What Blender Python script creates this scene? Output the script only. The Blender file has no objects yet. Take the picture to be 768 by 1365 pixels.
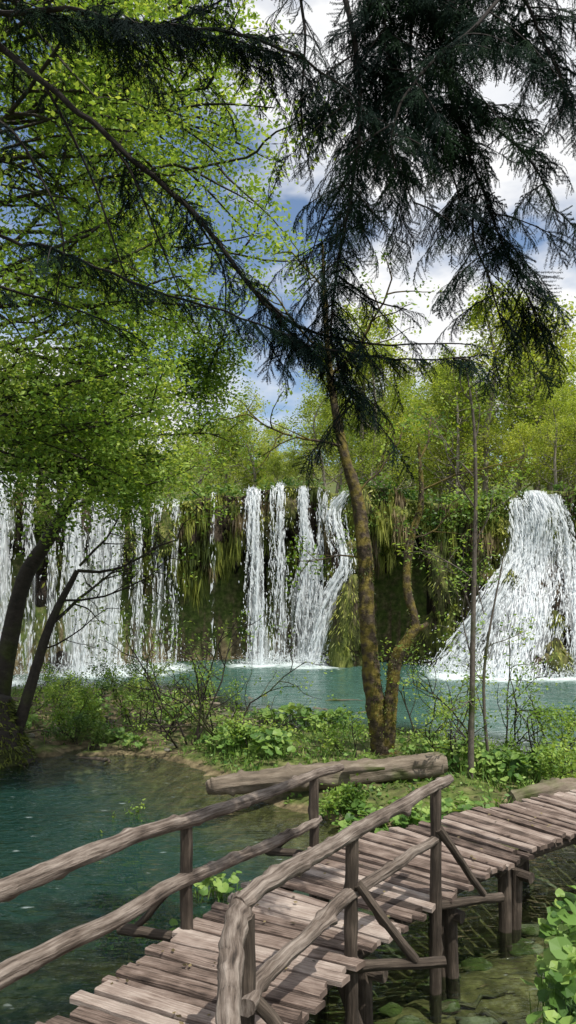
import bpy, math, random, time
import numpy as np
from mathutils import Vector
rng = np.random.default_rng(11); random.seed(11)
S = bpy.context.scene
COL = S.collection
T0 = time.time()

# ------------------------------------------------------------------ noise
def _hash(ix, iy, iz):
    n = (ix.astype(np.int64)*374761393 + iy.astype(np.int64)*668265263 + iz.astype(np.int64)*1274126177) & 0xffffffff
    n = ((n ^ (n >> 13)) * 1103515245) & 0xffffffff
    n = (n ^ (n >> 16)) & 0xffff
    return n/65535.0
def vn(x, y, z):
    x = np.asarray(x, float); y = np.asarray(y, float)+0*x; z = np.asarray(z, float)+0*x
    ix, iy, iz = np.floor(x), np.floor(y), np.floor(z)
    fx, fy, fz = x-ix, y-iy, z-iz
    fx = fx*fx*(3-2*fx); fy = fy*fy*(3-2*fy); fz = fz*fz*(3-2*fz)
    r = 0
    for a in (0, 1):
        for b in (0, 1):
            for c in (0, 1):
                w = (fx if a else 1-fx)*(fy if b else 1-fy)*(fz if c else 1-fz)
                r = r + w*_hash(ix+a, iy+b, iz+c)
    return r*2-1
def fbm(x, y, z, o=4):
    r = 0; a = 1; t = 0
    for i in range(o):
        k = 2.03**i
        r = r + a*vn(np.asarray(x)*k+17*i, np.asarray(y)*k+5*i, np.asarray(z)*k); t += a; a *= .5
    return r/t
def sstep(a, b, x):
    t = np.clip((x-a)/(b-a), 0, 1); return t*t*(3-2*t)
def nrm(v):
    return v/np.maximum(np.linalg.norm(v, axis=-1, keepdims=True), 1e-9)

# ------------------------------------------------------------------ mesh builder
class MB:
    def __init__(s): s.v = []; s.f = []; s.uv = []; s.t = []; s.n = 0
    def add(s, v, f, uv=None, tint=None, mat=0, smooth=False):
        v = np.asarray(v, float).reshape(-1, 3); f = np.asarray(f, np.int64)
        s.v.append(v); s.f.append((f+s.n, mat, smooth))
        s.uv.append(np.zeros((len(v), 2)) if uv is None else np.asarray(uv, float))
        s.t.append(np.full(len(v), .5) if tint is None else np.broadcast_to(np.asarray(tint, float), (len(v),)))
        s.n += len(v)
    def obj(s, name, mats, parent=None, link=True):
        me = bpy.data.meshes.new(name)
        V = np.concatenate(s.v); UV = np.concatenate(s.uv); T = np.concatenate(s.t)
        loops = np.concatenate([f.ravel() for f, m, q in s.f])
        tot = np.concatenate([np.full(len(f), f.shape[1]) for f, m, q in s.f])
        st = np.concatenate([[0], np.cumsum(tot)[:-1]])
        mi = np.concatenate([np.full(len(f), m) for f, m, q in s.f])
        sm = np.concatenate([np.full(len(f), q) for f, m, q in s.f])
        me.vertices.add(len(V)); me.vertices.foreach_set('co', V.astype(np.float32).ravel())
        me.loops.add(len(loops)); me.loops.foreach_set('vertex_index', loops.astype(np.int32))
        me.polygons.add(len(tot)); me.polygons.foreach_set('loop_start', st.astype(np.int32))
        me.polygons.foreach_set('loop_total', tot.astype(np.int32))
        me.polygons.foreach_set('material_index', mi.astype(np.int32))
        me.polygons.foreach_set('use_smooth', sm.astype(bool))
        u = me.uv_layers.new(name='UVMap'); u.data.foreach_set('uv', UV[loops].astype(np.float32).ravel())
        a = me.attributes.new('tint', 'FLOAT', 'POINT'); a.data.foreach_set('value', T.astype(np.float32))
        me.update(calc_edges=True)
        for m in mats: me.materials.append(m)
        o = bpy.data.objects.new(name, me)
        if link: COL.objects.link(o)
        if parent is not None: o.parent = parent
        return o

def empty(name):
    e = bpy.data.objects.new(name, None); COL.objects.link(e); return e

def cr(P, n):
    P = np.asarray(P, float); k = len(P)
    Q = np.vstack([2*P[0]-P[1], P, 2*P[-1]-P[-2]])
    t = np.linspace(0, k-1, n); i = np.minimum(t.astype(int), k-2); u = (t-i)[:, None]
    a, b, c, d = Q[i], Q[i+1], Q[i+2], Q[i+3]
    return .5*((2*b)+(-a+c)*u+(2*a-5*b+4*c-d)*u**2+(-a+3*b-3*c+d)*u**3)

def tube(mb, pts, rad, sides=8, mat=0, rough=0., tint=.5, seed=0, knots=0):
    pts = np.asarray(pts, float); n = len(pts); rad = np.broadcast_to(np.asarray(rad, float), (n,))
    T = nrm(np.gradient(pts, axis=0))
    up = np.array([0, 0, 1.]) if abs(T[0, 2]) < .9 else np.array([1., 0, 0])
    N = np.zeros((n, 3)); N[0] = nrm(np.cross(T[0], up))
    for i in range(1, n):
        q = N[i-1]-T[i]*np.dot(N[i-1], T[i]); N[i] = q/max(math.sqrt(q@q), 1e-9)
    B = np.cross(T, N)
    a = np.linspace(0, 2*np.pi, sides+1)
    R = rad[:, None]*np.ones((1, sides+1))
    L = np.concatenate([[0], np.cumsum(np.linalg.norm(np.diff(pts, axis=0), axis=1))])
    if rough > 0:
        A, LL = np.meshgrid(a, L)
        R = R*(1+rough*fbm(np.cos(A)*1.6+seed*7.3, np.sin(A)*1.6+seed, LL*5+seed*3, 4)
               + rough*.45*vn(np.cos(A)*5+seed, np.sin(A)*5, LL*1.2))
        kr = np.random.default_rng(int(seed*97)+5)
        for q in range(knots):
            ka = kr.uniform(0, 2*np.pi); kl = kr.uniform(0, L[-1]); kw = kr.uniform(.02, .045)
            da = (A-ka+np.pi) % (2*np.pi)-np.pi
            R = R+rad[:, None]*kr.uniform(.2, .5)*np.exp(-(da/.5)**2-((LL-kl)/kw)**2)
    V = pts[:, None, :]+R[:, :, None]*(np.cos(a)[None, :, None]*N[:, None, :]+np.sin(a)[None, :, None]*B[:, None, :])
    s1 = sides+1
    i = np.arange(n-1)[:, None]*s1; j = np.arange(sides)[None, :]
    F = np.stack([i+j, i+j+1, i+j+1+s1, i+j+s1], -1).reshape(-1, 4)
    UV = np.stack(np.meshgrid(a/(2*np.pi), L+seed*1.7), -1).reshape(-1, 2)
    mb.add(V.reshape(-1, 3), F, UV, tint, mat, True)
    if sides >= 7:
        for e in (0, n-1):
            cv = np.vstack([pts[e], V[e, :sides]])
            jj = np.arange(sides); f = np.stack([0*jj, 1+jj, 1+(jj+1) % sides], -1)
            mb.add(cv, f, np.column_stack([cv[:, 0]*3, cv[:, 1]*3+cv[:, 2]*3]), .5, mat, False)

def blades(mb, base, axis, width, mat=0, tint=.5, nv=None, mid=.45):
    n = len(base)
    if n == 0: return
    if nv is None: nv = rng.normal(size=(n, 3))
    side = nrm(np.cross(axis, nv))*(np.broadcast_to(np.asarray(width), (n,))*.5).reshape(-1, 1)
    V = np.stack([base, base+axis*mid+side, base+axis, base+axis*mid-side], 1)
    F = np.arange(4*n).reshape(n, 4)
    t = np.repeat(np.broadcast_to(tint, (n,)), 4)
    mb.add(V.reshape(-1, 3), F, np.tile([[.5, 0], [1, .5], [.5, 1], [0, .5]], (n, 1)), t, mat, False)

def leaves(mb, c, size, flatness=.5, mat=0, tint=None, droop=.1, aspect=.6):
    n = len(c)
    nv = nrm(np.array([0, 0, 1.])+rng.normal(size=(n, 3))*flatness)
    d = rng.normal(size=(n, 3)); d[:, 2] -= droop
    ax = nrm(d-nv*np.sum(d*nv, 1, keepdims=True))
    ln = size*rng.uniform(.6, 1.25, n)[:, None]
    if tint is None: tint = rng.uniform(0, 1, n)
    blades(mb, c-ax*ln*.5, ax*ln, ln[:, 0]*aspect, mat, tint, nv=nv)

def roundleaves(mb, c, size, nv, mat=0, tint=.5):
    n = len(c); k = 9
    nv = nrm(nv); d = rng.normal(size=(n, 3)); ax = nrm(d-nv*np.sum(d*nv, 1, keepdims=True)); bx = np.cross(nv, ax)
    a = np.linspace(.12, 2*np.pi-.12, k)
    rr = np.array([.62, 1.0, 1.02, .95, 1.12, .95, 1.02, 1.0, .62])
    rim = (ax[:, None]*(np.cos(a)*rr)[None, :, None]+bx[:, None]*(np.sin(a)*rr)[None, :, None]
           + nv[:, None]*(.14+rng.normal(size=(n, k))*.10)[:, :, None])*np.asarray(size).reshape(-1, 1, 1)*.5
    V = np.concatenate([c[:, None], c[:, None]+rim], 1)
    f = np.array([[0, i+1, i+2] for i in range(k-1)])
    F = (np.arange(n)[:, None, None]*(k+1)+f[None]).reshape(-1, 3)
    t = np.repeat(np.broadcast_to(tint, (n,)), k+1)
    mb.add(V.reshape(-1, 3), F, None, t, mat, False)

# ------------------------------------------------------------------ materials
def newmat(name):
    m = bpy.data.materials.new(name); m.use_nodes = True
    nt = m.node_tree; nt.nodes.clear()
    return m, nt, nt.nodes, nt.links
def N(ns, t, **k):
    n = ns.new(t)
    for a, b in k.items(): setattr(n, a, b)
    return n
def ramp(ns, stops):
    r = ns.new('ShaderNodeValToRGB'); e = r.color_ramp.elements
    while len(e) < len(stops): e.new(.5)
    for x, (p, c) in zip(e, stops):
        x.position = p; x.color = (*c, 1) if len(c) == 3 else c
    return r
def leafmat(name, stops, trans=.45, tcol=(1.3, 1.3, .6), rough=.5, nscale=.7, spec=.3):
    m, nt, ns, ln = newmat(name)
    at = N(ns, 'ShaderNodeAttribute', attribute_name='tint')
    geo = ns.new('ShaderNodeNewGeometry')
    no = N(ns, 'ShaderNodeTexNoise'); no.inputs['Scale'].default_value = nscale; no.inputs['Detail'].default_value = 1
    ln.new(geo.outputs['Position'], no.inputs['Vector'])
    ad = N(ns, 'ShaderNodeMath', operation='MULTIPLY_ADD'); ln.new(at.outputs['Fac'], ad.inputs[0]); ad.inputs[1].default_value = .6
    ln.new(no.outputs['Fac'], ad.inputs[2])
    su = N(ns, 'ShaderNodeMath', operation='SUBTRACT'); ln.new(ad.outputs[0], su.inputs[0]); su.inputs[1].default_value = .3
    r = ramp(ns, stops); ln.new(su.outputs[0], r.inputs[0])
    p = ns.new('ShaderNodeBsdfPrincipled'); p.inputs['Roughness'].default_value = rough; p.inputs['Specular IOR Level'].default_value = spec
    ln.new(r.outputs[0], p.inputs['Base Color'])
    o = ns.new('ShaderNodeOutputMaterial')
    if trans <= 0:
        ln.new(p.outputs[0], o.inputs[0]); return m
    tc = N(ns, 'ShaderNodeMix', data_type='RGBA', blend_type='MULTIPLY'); tc.inputs[0].default_value = 1
    ln.new(r.outputs[0], tc.inputs[6]); tc.inputs[7].default_value = (*tcol, 1)
    tr = ns.new('ShaderNodeBsdfTranslucent'); ln.new(tc.outputs[2], tr.inputs[0])
    mx = ns.new('ShaderNodeMixShader'); mx.inputs[0].default_value = trans
    ln.new(p.outputs[0], mx.inputs[1]); ln.new(tr.outputs[0], mx.inputs[2])
    ln.new(mx.outputs[0], o.inputs[0])
    return m
def barkmat(name, stops, moss=None, mscale=1.2, mthr=.5, uvs=(7, 9), rough=.85, bump=.6, spec=.3, bd=.02):
    m, nt, ns, ln = newmat(name)
    uv = ns.new('ShaderNodeTexCoord')
    mp = ns.new('ShaderNodeMapping'); mp.inputs['Scale'].default_value = (uvs[0], uvs[1], 1)
    ln.new(uv.outputs['UV'], mp.inputs['Vector'])
    no = ns.new('ShaderNodeTexNoise'); no.inputs['Scale'].default_value = 1; no.inputs['Detail'].default_value = 6; no.inputs['Roughness'].default_value = .7
    ln.new(mp.outputs[0], no.inputs['Vector'])
    geo = ns.new('ShaderNodeNewGeometry')
    n2 = ns.new('ShaderNodeTexNoise'); n2.inputs['Scale'].default_value = mscale; n2.inputs['Detail'].default_value = 4
    ln.new(geo.outputs['Position'], n2.inputs['Vector'])
    at = N(ns, 'ShaderNodeAttribute', attribute_name='tint')
    s = N(ns, 'ShaderNodeMath', operation='MULTIPLY_ADD'); ln.new(at.outputs['Fac'], s.inputs[0]); s.inputs[1].default_value = .3
    ln.new(no.outputs['Fac'], s.inputs[2])
    s2 = N(ns, 'ShaderNodeMath', operation='MULTIPLY_ADD'); ln.new(n2.outputs['Fac'], s2.inputs[0]); s2.inputs[1].default_value = .45
    ln.new(s.outputs[0], s2.inputs[2])
    s3 = N(ns, 'ShaderNodeMath', operation='SUBTRACT'); ln.new(s2.outputs[0], s3.inputs[0]); s3.inputs[1].default_value = .375
    r = ramp(ns, stops); ln.new(s3.outputs[0], r.inputs[0])
    col = r.outputs[0]
    if moss:
        mr = ramp(ns, [(mthr-.05, (0, 0, 0)), (mthr+.07, (1, 1, 1))]); ln.new(n2.outputs['Fac'], mr.inputs[0])
        mc = ramp(ns, [(.35, tuple(c*.35 for c in moss)), (.65, moss)]); ln.new(no.outputs['Fac'], mc.inputs[0])
        mx = N(ns, 'ShaderNodeMix', data_type='RGBA'); ln.new(mr.outputs[0], mx.inputs[0]); ln.new(col, mx.inputs[6]); ln.new(mc.outputs[0], mx.inputs[7])
        col = mx.outputs[2]
    p = ns.new('ShaderNodeBsdfPrincipled'); p.inputs['Roughness'].default_value = rough; p.inputs['Specular IOR Level'].default_value = spec
    ln.new(col, p.inputs['Base Color'])
    b = ns.new('ShaderNodeBump'); b.inputs['Strength'].default_value = bump; b.inputs['Distance'].default_value = bd
    ln.new(no.outputs['Fac'], b.inputs['Height']); ln.new(b.outputs[0], p.inputs['Normal'])
    o = ns.new('ShaderNodeOutputMaterial'); ln.new(p.outputs[0], o.inputs[0])
    return m
def surfmat(name, stopsA, stopsB, sa, sb, sc=(1, 1, 1), thr=(.45, .55), rough=.9, bump=.5, bd=.05, attr=False):
    m, nt, ns, ln = newmat(name)
    geo = ns.new('ShaderNodeNewGeometry')
    mp = ns.new('ShaderNodeMapping'); mp.inputs['Scale'].default_value = sc; ln.new(geo.outputs['Position'], mp.inputs['Vector'])
    def no(s, d=5):
        n = ns.new('ShaderNodeTexNoise'); n.inputs['Scale'].default_value = s; n.inputs['Detail'].default_value = d; n.inputs['Roughness'].default_value = .65
        ln.new(mp.outputs[0], n.inputs['Vector']); return n
    a = no(sa); b = no(sb)
    ra = ramp(ns, stopsA); ln.new(b.outputs['Fac'], ra.inputs[0])
    rb = ramp(ns, stopsB); ln.new(b.outputs['Fac'], rb.inputs[0])
    src = a.outputs['Fac']
    if attr:
        at = N(ns, 'ShaderNodeAttribute', attribute_name='tint')
        q = N(ns, 'ShaderNodeMath', operation='MULTIPLY_ADD'); ln.new(a.outputs['Fac'], q.inputs[0]); q.inputs[1].default_value = .5; ln.new(at.outputs['Fac'], q.inputs[2])
        q2 = N(ns, 'ShaderNodeMath', operation='SUBTRACT'); ln.new(q.outputs[0], q2.inputs[0]); q2.inputs[1].default_value = .25
        src = q2.outputs[0]
    rk = ramp(ns, [(thr[0], (0, 0, 0)), (thr[1], (1, 1, 1))]); ln.new(src, rk.inputs[0])
    mx = N(ns, 'ShaderNodeMix', data_type='RGBA'); ln.new(rk.outputs[0], mx.inputs[0]); ln.new(ra.outputs[0], mx.inputs[6]); ln.new(rb.outputs[0], mx.inputs[7])
    p = ns.new('ShaderNodeBsdfPrincipled'); p.inputs['Roughness'].default_value = rough; p.inputs['Specular IOR Level'].default_value = .25
    ln.new(mx.outputs[2], p.inputs['Base Color'])
    bu = ns.new('ShaderNodeBump'); bu.inputs['Strength'].default_value = bump; bu.inputs['Distance'].default_value = bd
    ln.new(a.outputs['Fac'], bu.inputs['Height']); ln.new(bu.outputs[0], p.inputs['Normal'])
    o = ns.new('ShaderNodeOutputMaterial'); ln.new(p.outputs[0], o.inputs[0])
    return m

M_forest = leafmat('spring_foliage', [(.15, (.09, .14, .025)), (.5, (.29, .37, .06)), (.8, (.50, .53, .12))], .45, nscale=.25)
M_beech = leafmat('beech_leaves', [(.12, (.045, .10, .018)), (.45, (.185, .32, .055)), (.85, (.42, .54, .13))], .48, tcol=(1.35, 1.2, .6), nscale=.8)
M_shrub = leafmat('shrub_leaves', [(.2, (.025, .065, .014)), (.5, (.08, .155, .03)), (.85, (.21, .30, .065))], .3)
M_butter = leafmat('broad_leaves', [(.15, (.045, .11, .02)), (.5, (.14, .25, .05)), (.85, (.29, .40, .10))], .3, nscale=2)
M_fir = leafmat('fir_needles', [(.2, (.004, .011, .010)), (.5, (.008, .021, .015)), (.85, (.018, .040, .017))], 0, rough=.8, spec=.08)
M_moss = leafmat('moss', [(.15, (.045, .065, .012)), (.5, (.16, .19, .03)), (.85, (.36, .37, .08))], .25, nscale=.5)
M_dry = leafmat('dry_hanging_grass', [(.2, (.055, .042, .022)), (.5, (.18, .14, .07)), (.85, (.34, .27, .14))], .25, nscale=.5)
M_bark = barkmat('grey_bark', [(.25, (.05, .042, .034)), (.55, (.13, .11, .09)), (.8, (.25, .22, .18))], moss=(.05, .07, .015), mthr=.58)
M_darkbark = barkmat('dark_bark', [(.25, (.012, .010, .008)), (.55, (.035, .028, .022)), (.8, (.07, .06, .045))], moss=(.05, .06, .014), mthr=.54)
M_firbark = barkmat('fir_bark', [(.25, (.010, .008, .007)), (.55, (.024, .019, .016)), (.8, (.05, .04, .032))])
M_palebark = barkmat('pale_bark', [(.25, (.12, .105, .08)), (.55, (.25, .22, .18)), (.8, (.38, .34, .28))], uvs=(3, 12))
M_mossbark = barkmat('mossy_bark', [(.25, (.018, .013, .009)), (.5, (.075, .055, .034)), (.8, (.2, .165, .11))], moss=(.21, .165, .035), mscale=5, mthr=.50, bump=1, bd=.05)
M_rail = barkmat('weathered_rail_wood', [(.30, (.03, .023, .018)), (.44, (.13, .10, .08)), (.6, (.26, .215, .18)), (.85, (.46, .40, .35))], uvs=(13, 2.6), mscale=4, bump=1, bd=.03)
M_post = barkmat('dark_post_wood', [(.25, (.018, .013, .010)), (.5, (.065, .05, .038)), (.8, (.18, .14, .11))], uvs=(11, 2.4), mscale=4, bump=1)
M_plank = barkmat('plank_wood', [(.22, (.04, .028, .022)), (.40, (.18, .13, .105)), (.58, (.33, .26, .22)), (.85, (.54, .46, .40))], uvs=(2.6, 60), mscale=6, bump=1)
M_log = barkmat('fallen_log_wood', [(.22, (.05, .04, .03)), (.5, (.17, .135, .10)), (.8, (.34, .29, .23))], moss=(.09, .12, .02), mthr=.58, uvs=(11, 1.6), bump=1, bd=.04)
M_ground = surfmat('ground_soil', [(.3, (.035, .03, .016)), (.5, (.12, .095, .05)), (.7, (.26, .21, .12))],
                   [(.3, (.03, .05, .012)), (.5, (.07, .10, .02)), (.7, (.13, .17, .04))], 2.0, 5, thr=(.36, .50), attr=True)
M_cliff = surfmat('travertine_rock', [(.3, (.010, .007, .005)), (.5, (.045, .032, .021)), (.7, (.15, .115, .078))],
                  [(.3, (.030, .042, .010)), (.5, (.10, .125, .026)), (.7, (.27, .27, .075))], 1.6, 3.0, sc=(1.4, 1.4, .45), thr=(.42, .58), bump=1, bd=.35, attr=True)
M_cave = surfmat('shaded_wet_rock', [(.3, (.003, .0022, .0016)), (.5, (.014, .009, .006)), (.7, (.05, .034, .022))], [(.3, (.006, .004, .003)), (.7, (.04, .028, .018))], 1.6, 3, sc=(1.4, 1.4, .45), rough=.6, bump=1, bd=.3)  # wet cave rock, with the hollows' shade painted into its near-black colour
M_stone = surfmat('stone', [(.3, (.09, .085, .07)), (.7, (.28, .26, .22))], [(.3, (.04, .05, .02)), (.7, (.10, .12, .04))], 3, 9)

def fallmat(name, alpha):
    m, nt, ns, ln = newmat(name)
    d = ns.new('ShaderNodeBsdfDiffuse'); d.inputs[0].default_value = (.80, .83, .85, 1)
    t = ns.new('ShaderNodeBsdfTranslucent'); t.inputs[0].default_value = (.80, .83, .85, 1)
    mx = ns.new('ShaderNodeMixShader'); mx.inputs[0].default_value = .3
    ln.new(d.outputs[0], mx.inputs[1]); ln.new(t.outputs[0], mx.inputs[2])
    out = mx.outputs[0]
    if alpha:
        uv = ns.new('ShaderNodeTexCoord'); mp = ns.new('ShaderNodeMapping'); mp.inputs['Scale'].default_value = (7, .55, 1)
        ln.new(uv.outputs['UV'], mp.inputs['Vector'])
        no = ns.new('ShaderNodeTexNoise'); no.inputs['Scale'].default_value = 1; no.inputs['Detail'].default_value = 5; no.inputs['Roughness'].default_value = .72
        ln.new(mp.outputs[0], no.inputs['Vector'])
        at = N(ns, 'ShaderNodeAttribute', attribute_name='tint')
        ad = N(ns, 'ShaderNodeMath', operation='ADD'); ln.new(no.outputs['Fac'], ad.inputs[0]); ln.new(at.outputs['Fac'], ad.inputs[1])
        r = ramp(ns, [(.50, (0, 0, 0)), (.92, (.95, .95, .95))]); ln.new(ad.outputs[0], r.inputs[0])
        tp = ns.new('ShaderNodeBsdfTransparent'); m2 = ns.new('ShaderNodeMixShader')
        ln.new(r.outputs[0], m2.inputs[0]); ln.new(tp.outputs[0], m2.inputs[1]); ln.new(out, m2.inputs[2]); out = m2.outputs[0]
    o = ns.new('ShaderNodeOutputMaterial'); ln.new(out, o.inputs[0]); return m
M_fallS = fallmat('falling_water_sheet', True); M_fall = fallmat('falling_water_strands', False)

# ------------------------------------------------------------------ terrain functions
CX = np.array([-60, -30, -20, -14, -10.2, -7.4, -4.5, -1.5, .6, 2.3, 4.6, 6.9, 9, 11.5, 15, 22, 32, 60.])
CY = np.array([20, 24, 26, 27.5, 29.5, 33, 35, 36, 36.2, 35.8, 35.3, 34, 33.2, 33, 31, 30, 29, 25.])
CZ = np.array([8, 8, 8, 7.8, 7.7, 7.2, 7.3, 7.9, 7.9, 7.9, 7.5, 7.2, 7.1, 7.4, 7.8, 8, 8, 8.])
cy = lambda x: np.interp(x, CX, CY); cz = lambda x: np.interp(x, CX, CZ)+.35*vn(x*.9, 3.3, 0)
def sdf(px, py, poly):
    poly = np.asarray(poly, float); d = np.full(px.shape, 1e9); ins = np.zeros(px.shape, bool)
    for i in range(len(poly)):
        a = poly[i]; b = poly[(i+1) % len(poly)]
        e = b-a; w0 = px-a[0]; w1 = py-a[1]
        t = np.clip((w0*e[0]+w1*e[1])/(e@e), 0, 1)
        d = np.minimum(d, np.hypot(w0-e[0]*t, w1-e[1]*t))
        c = ((a[1] <= py) & (b[1] > py)) | ((b[1] <= py) & (a[1] > py))
        xx = a[0]+(py-a[1])/(b[1]-a[1]+1e-12)*e[0]
        ins ^= c & (px < xx)
    return np.where(ins, d, -d)
ISL = [(-8.6, 26.5), (-4.6, 26), (-3.4, 24), (-1.6, 20.5), (.2, 18.6), (2.2, 18), (4, 16.6), (5.5, 14.8), (9, 14), (14, 14), (14, 11.6), (8, 12.6), (4.5, 11.4),
       (3.1, 10.5), (1.5, 10.6), (.5, 11.6), (-.6, 12.6), (-1.3, 13.6), (-2.0, 15.2), (-3.2, 16), (-5.6, 15.7), (-9, 15.2), (-14, 14), (-14, 22)]
BANK = [(1.05, 2), (1.2, 4.2), (1.45, 5.0), (1.75, 5.7), (2.6, 6.2), (5, 6.4), (12, 6.3), (30, 6), (30, -12), (-30, -12), (-30, 1.5), (-3.4, 2.0), (-2.6, 1.2), (.6, 1.2)]
def gz(x, y):
    x = np.asarray(x, float); y = np.asarray(y, float)
    n1 = fbm(x*.6, y*.6, 1.7, 4); n2 = fbm(x*2.2, y*2.2, 4.1, 3)
    base = -1.3+.25*n1+.12*n2
    wdt = 1.9+1.5*sstep(0, -2, x)
    shal = np.exp(-((np.abs((y-6.2)-(x-.6)*.72))/wdt)**2)*sstep(-7, -3, x+0*y)
    base = base+.98*shal*sstep(15, 9, y)
    d = sdf(x, y, ISL)+.35*n1+.12*n2
    lf = sstep(-.8, -2.6, x)
    hi = .34*(1-lf)+.05*lf
    isl = np.where(d > 0, .02+hi*(1-np.exp(-d/.8))+(.10+.10*lf)*n2+.1*lf*n1, d*.55+.02)
    z = np.maximum(base, isl)
    d2 = sdf(x, y, BANK)+.15*n1
    bk = np.where(d2 > 0, .02+1.85*(1-np.exp(-d2/1.5))+.05*n2, d2*.8)
    z = np.maximum(z, bk)
    side = (np.abs(x)-17-3*n1)
    z = np.maximum(z, np.clip(side*.5, -2, 3.5))
    dy = y-cy(x)
    hill = (cz(x)-.15)+np.clip(dy-1, 0, 500)*.045+.5*n1*sstep(2, 8, dy)+sstep(15, 120, dy)*14*(1+.3*vn(x*.02, y*.02, 5))
    z = np.where(dy > .9, z+(hill-z)*sstep(.9, 1.8, dy), z)
    return z
def grid(xs, ys):
    X, Y = np.meshgrid(xs, ys); nx, ny = len(xs), len(ys)
    i = (np.arange(ny-1)*nx)[:, None]; j = np.arange(nx-1)[None]
    return X, Y, np.stack([i+j, i+j+1, i+j+1+nx, i+j+nx], -1).reshape(-1, 4)
xs = np.concatenate([np.linspace(-400, -60, 18)[:-1], np.linspace(-60, -14, 40)[:-1], np.linspace(-14, 14, 210)[:-1], np.linspace(14, 60, 40)[:-1], np.linspace(60, 400, 18)])
ys = np.concatenate([np.linspace(-200, -12, 14)[:-1], np.linspace(-12, 2, 30)[:-1], np.linspace(2, 20, 170)[:-1], np.linspace(20, 45, 110)[:-1], np.linspace(45, 500, 60)])
X, Y, F = grid(xs, ys); Zg = gz(X, Y)
mb = MB(); mb.add(np.stack([X, Y, Zg], -1).reshape(-1, 3), F, tint=(.12+.35*sstep(-.05, .12, Zg)).ravel(), smooth=True); mb.obj('ground', [M_ground])

# ------------------------------------------------------------------ water
FALLB = [(-10.9, 27.3, 1.6), (-7.2, 30.8, 2.0), (-5.1, 33.0, 1.0), (-1.4, 34.2, .9), (.8, 34.0, 1.3), (8.8, 29.4, 2.6), (10.6, 29.6, 1.5), (7.0, 29.8, 1.2)]
xs = np.concatenate([np.linspace(-45, -14, 40)[:-1], np.linspace(-14, 14, 180)[:-1], np.linspace(14, 45, 40)])
ys = np.concatenate([np.linspace(-3, 20, 150)[:-1], np.linspace(20, 38, 120)])
X, Y, F = grid(xs, ys)
depth = -gz(X, Y)
foam = np.zeros(X.shape)
for a, b, w in FALLB:
    foam = np.maximum(foam, np.exp(-((X-a)/w)**2*.7-((Y-b)/1.5)**2))
foam = np.clip(foam*(.95+.8*fbm(X*1.2, Y*1.2, 0, 3)), 0, 1)
mb = MB(); mb.add(np.stack([X, Y, .012*fbm(X*1.5, Y*2, 0, 2)], -1).reshape(-1, 3), F, smooth=True)
m, nt, ns, ln = newmat('lake_water')
def att(n):
    return N(ns, 'ShaderNodeAttribute', attribute_name=n).outputs['Fac']
geo = ns.new('ShaderNodeNewGeometry')
mp = ns.new('ShaderNodeMapping'); mp.inputs['Scale'].default_value = (1, 2.0, 1); ln.new(geo.outputs['Position'], mp.inputs[0])
n1 = ns.new('ShaderNodeTexNoise'); n1.inputs['Scale'].default_value = 2.6; n1.inputs['Detail'].default_value = 4; n1.inputs['Distortion'].default_value = .6; ln.new(mp.outputs[0], n1.inputs['Vector'])
n2 = ns.new('ShaderNodeTexNoise'); n2.inputs['Scale'].default_value = 7; n2.inputs['Detail'].default_value = 1; n2.inputs['Distortion'].default_value = .4; ln.new(mp.outputs[0], n2.inputs['Vector'])
ad = N(ns, 'ShaderNodeMath', operation='MULTIPLY_ADD'); ln.new(n2.outputs['Fac'], ad.inputs[0]); ad.inputs[1].default_value = .4; ln.new(n1.outputs['Fac'], ad.inputs[2])
bu = ns.new('ShaderNodeBump'); bu.inputs['Strength'].default_value = .7; bu.inputs['Distance'].default_value = .1; ln.new(ad.outputs[0], bu.inputs['Height'])
cm = N(ns, 'ShaderNodeMix', data_type='RGBA'); ln.new(att('milky'), cm.inputs[0]); cm.inputs[6].default_value = (.009, .038, .030, 1); cm.inputs[7].default_value = (.060, .145, .115, 1)
di = ns.new('ShaderNodeBsdfDiffuse'); ln.new(cm.outputs[2], di.inputs[0])
tp = ns.new('ShaderNodeBsdfTransparent'); tp.inputs[0].default_value = (.68, .80, .64, 1)
bo = ns.new('ShaderNodeMixShader'); ln.new(att('deep'), bo.inputs[0]); ln.new(tp.outputs[0], bo.inputs[1]); ln.new(di.outputs[0], bo.inputs[2])
fr = ns.new('ShaderNodeFresnel'); fr.inputs[0].default_value = 1.36; ln.new(bu.outputs[0], fr.inputs['Normal'])
gl = ns.new('ShaderNodeBsdfGlossy'); gl.inputs['Roughness'].default_value = .04; ln.new(bu.outputs[0], gl.inputs['Normal'])
m1 = ns.new('ShaderNodeMixShader'); ln.new(fr.outputs[0], m1.inputs[0]); ln.new(bo.outputs[0], m1.inputs[1]); ln.new(gl.outputs[0], m1.inputs[2])
n3 = ns.new('ShaderNodeTexNoise'); n3.inputs['Scale'].default_value = 4; n3.inputs['Detail'].default_value = 5; ln.new(mp.outputs[0], n3.inputs['Vector'])
fa = N(ns, 'ShaderNodeMath', operation='MULTIPLY_ADD'); ln.new(att('foam'), fa.inputs[0]); fa.inputs[1].default_value = .8; ln.new(n3.outputs['Fac'], fa.inputs[2])
rr = ramp(ns, [(.66, (0, 0, 0)), (1.0, (.85, .85, .85))]); ln.new(fa.outputs[0], rr.inputs[0])
wd = ns.new('ShaderNodeBsdfDiffuse'); wd.inputs[0].default_value = (.66, .74, .74, 1)
m2 = ns.new('ShaderNodeMixShader'); ln.new(rr.outputs[0], m2.inputs[0]); ln.new(m1.outputs[0], m2.inputs[1]); ln.new(wd.outputs[0], m2.inputs[2])
o = ns.new('ShaderNodeOutputMaterial'); ln.new(m2.outputs[0], o.inputs[0])
w = mb.obj('water', [m])
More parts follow.
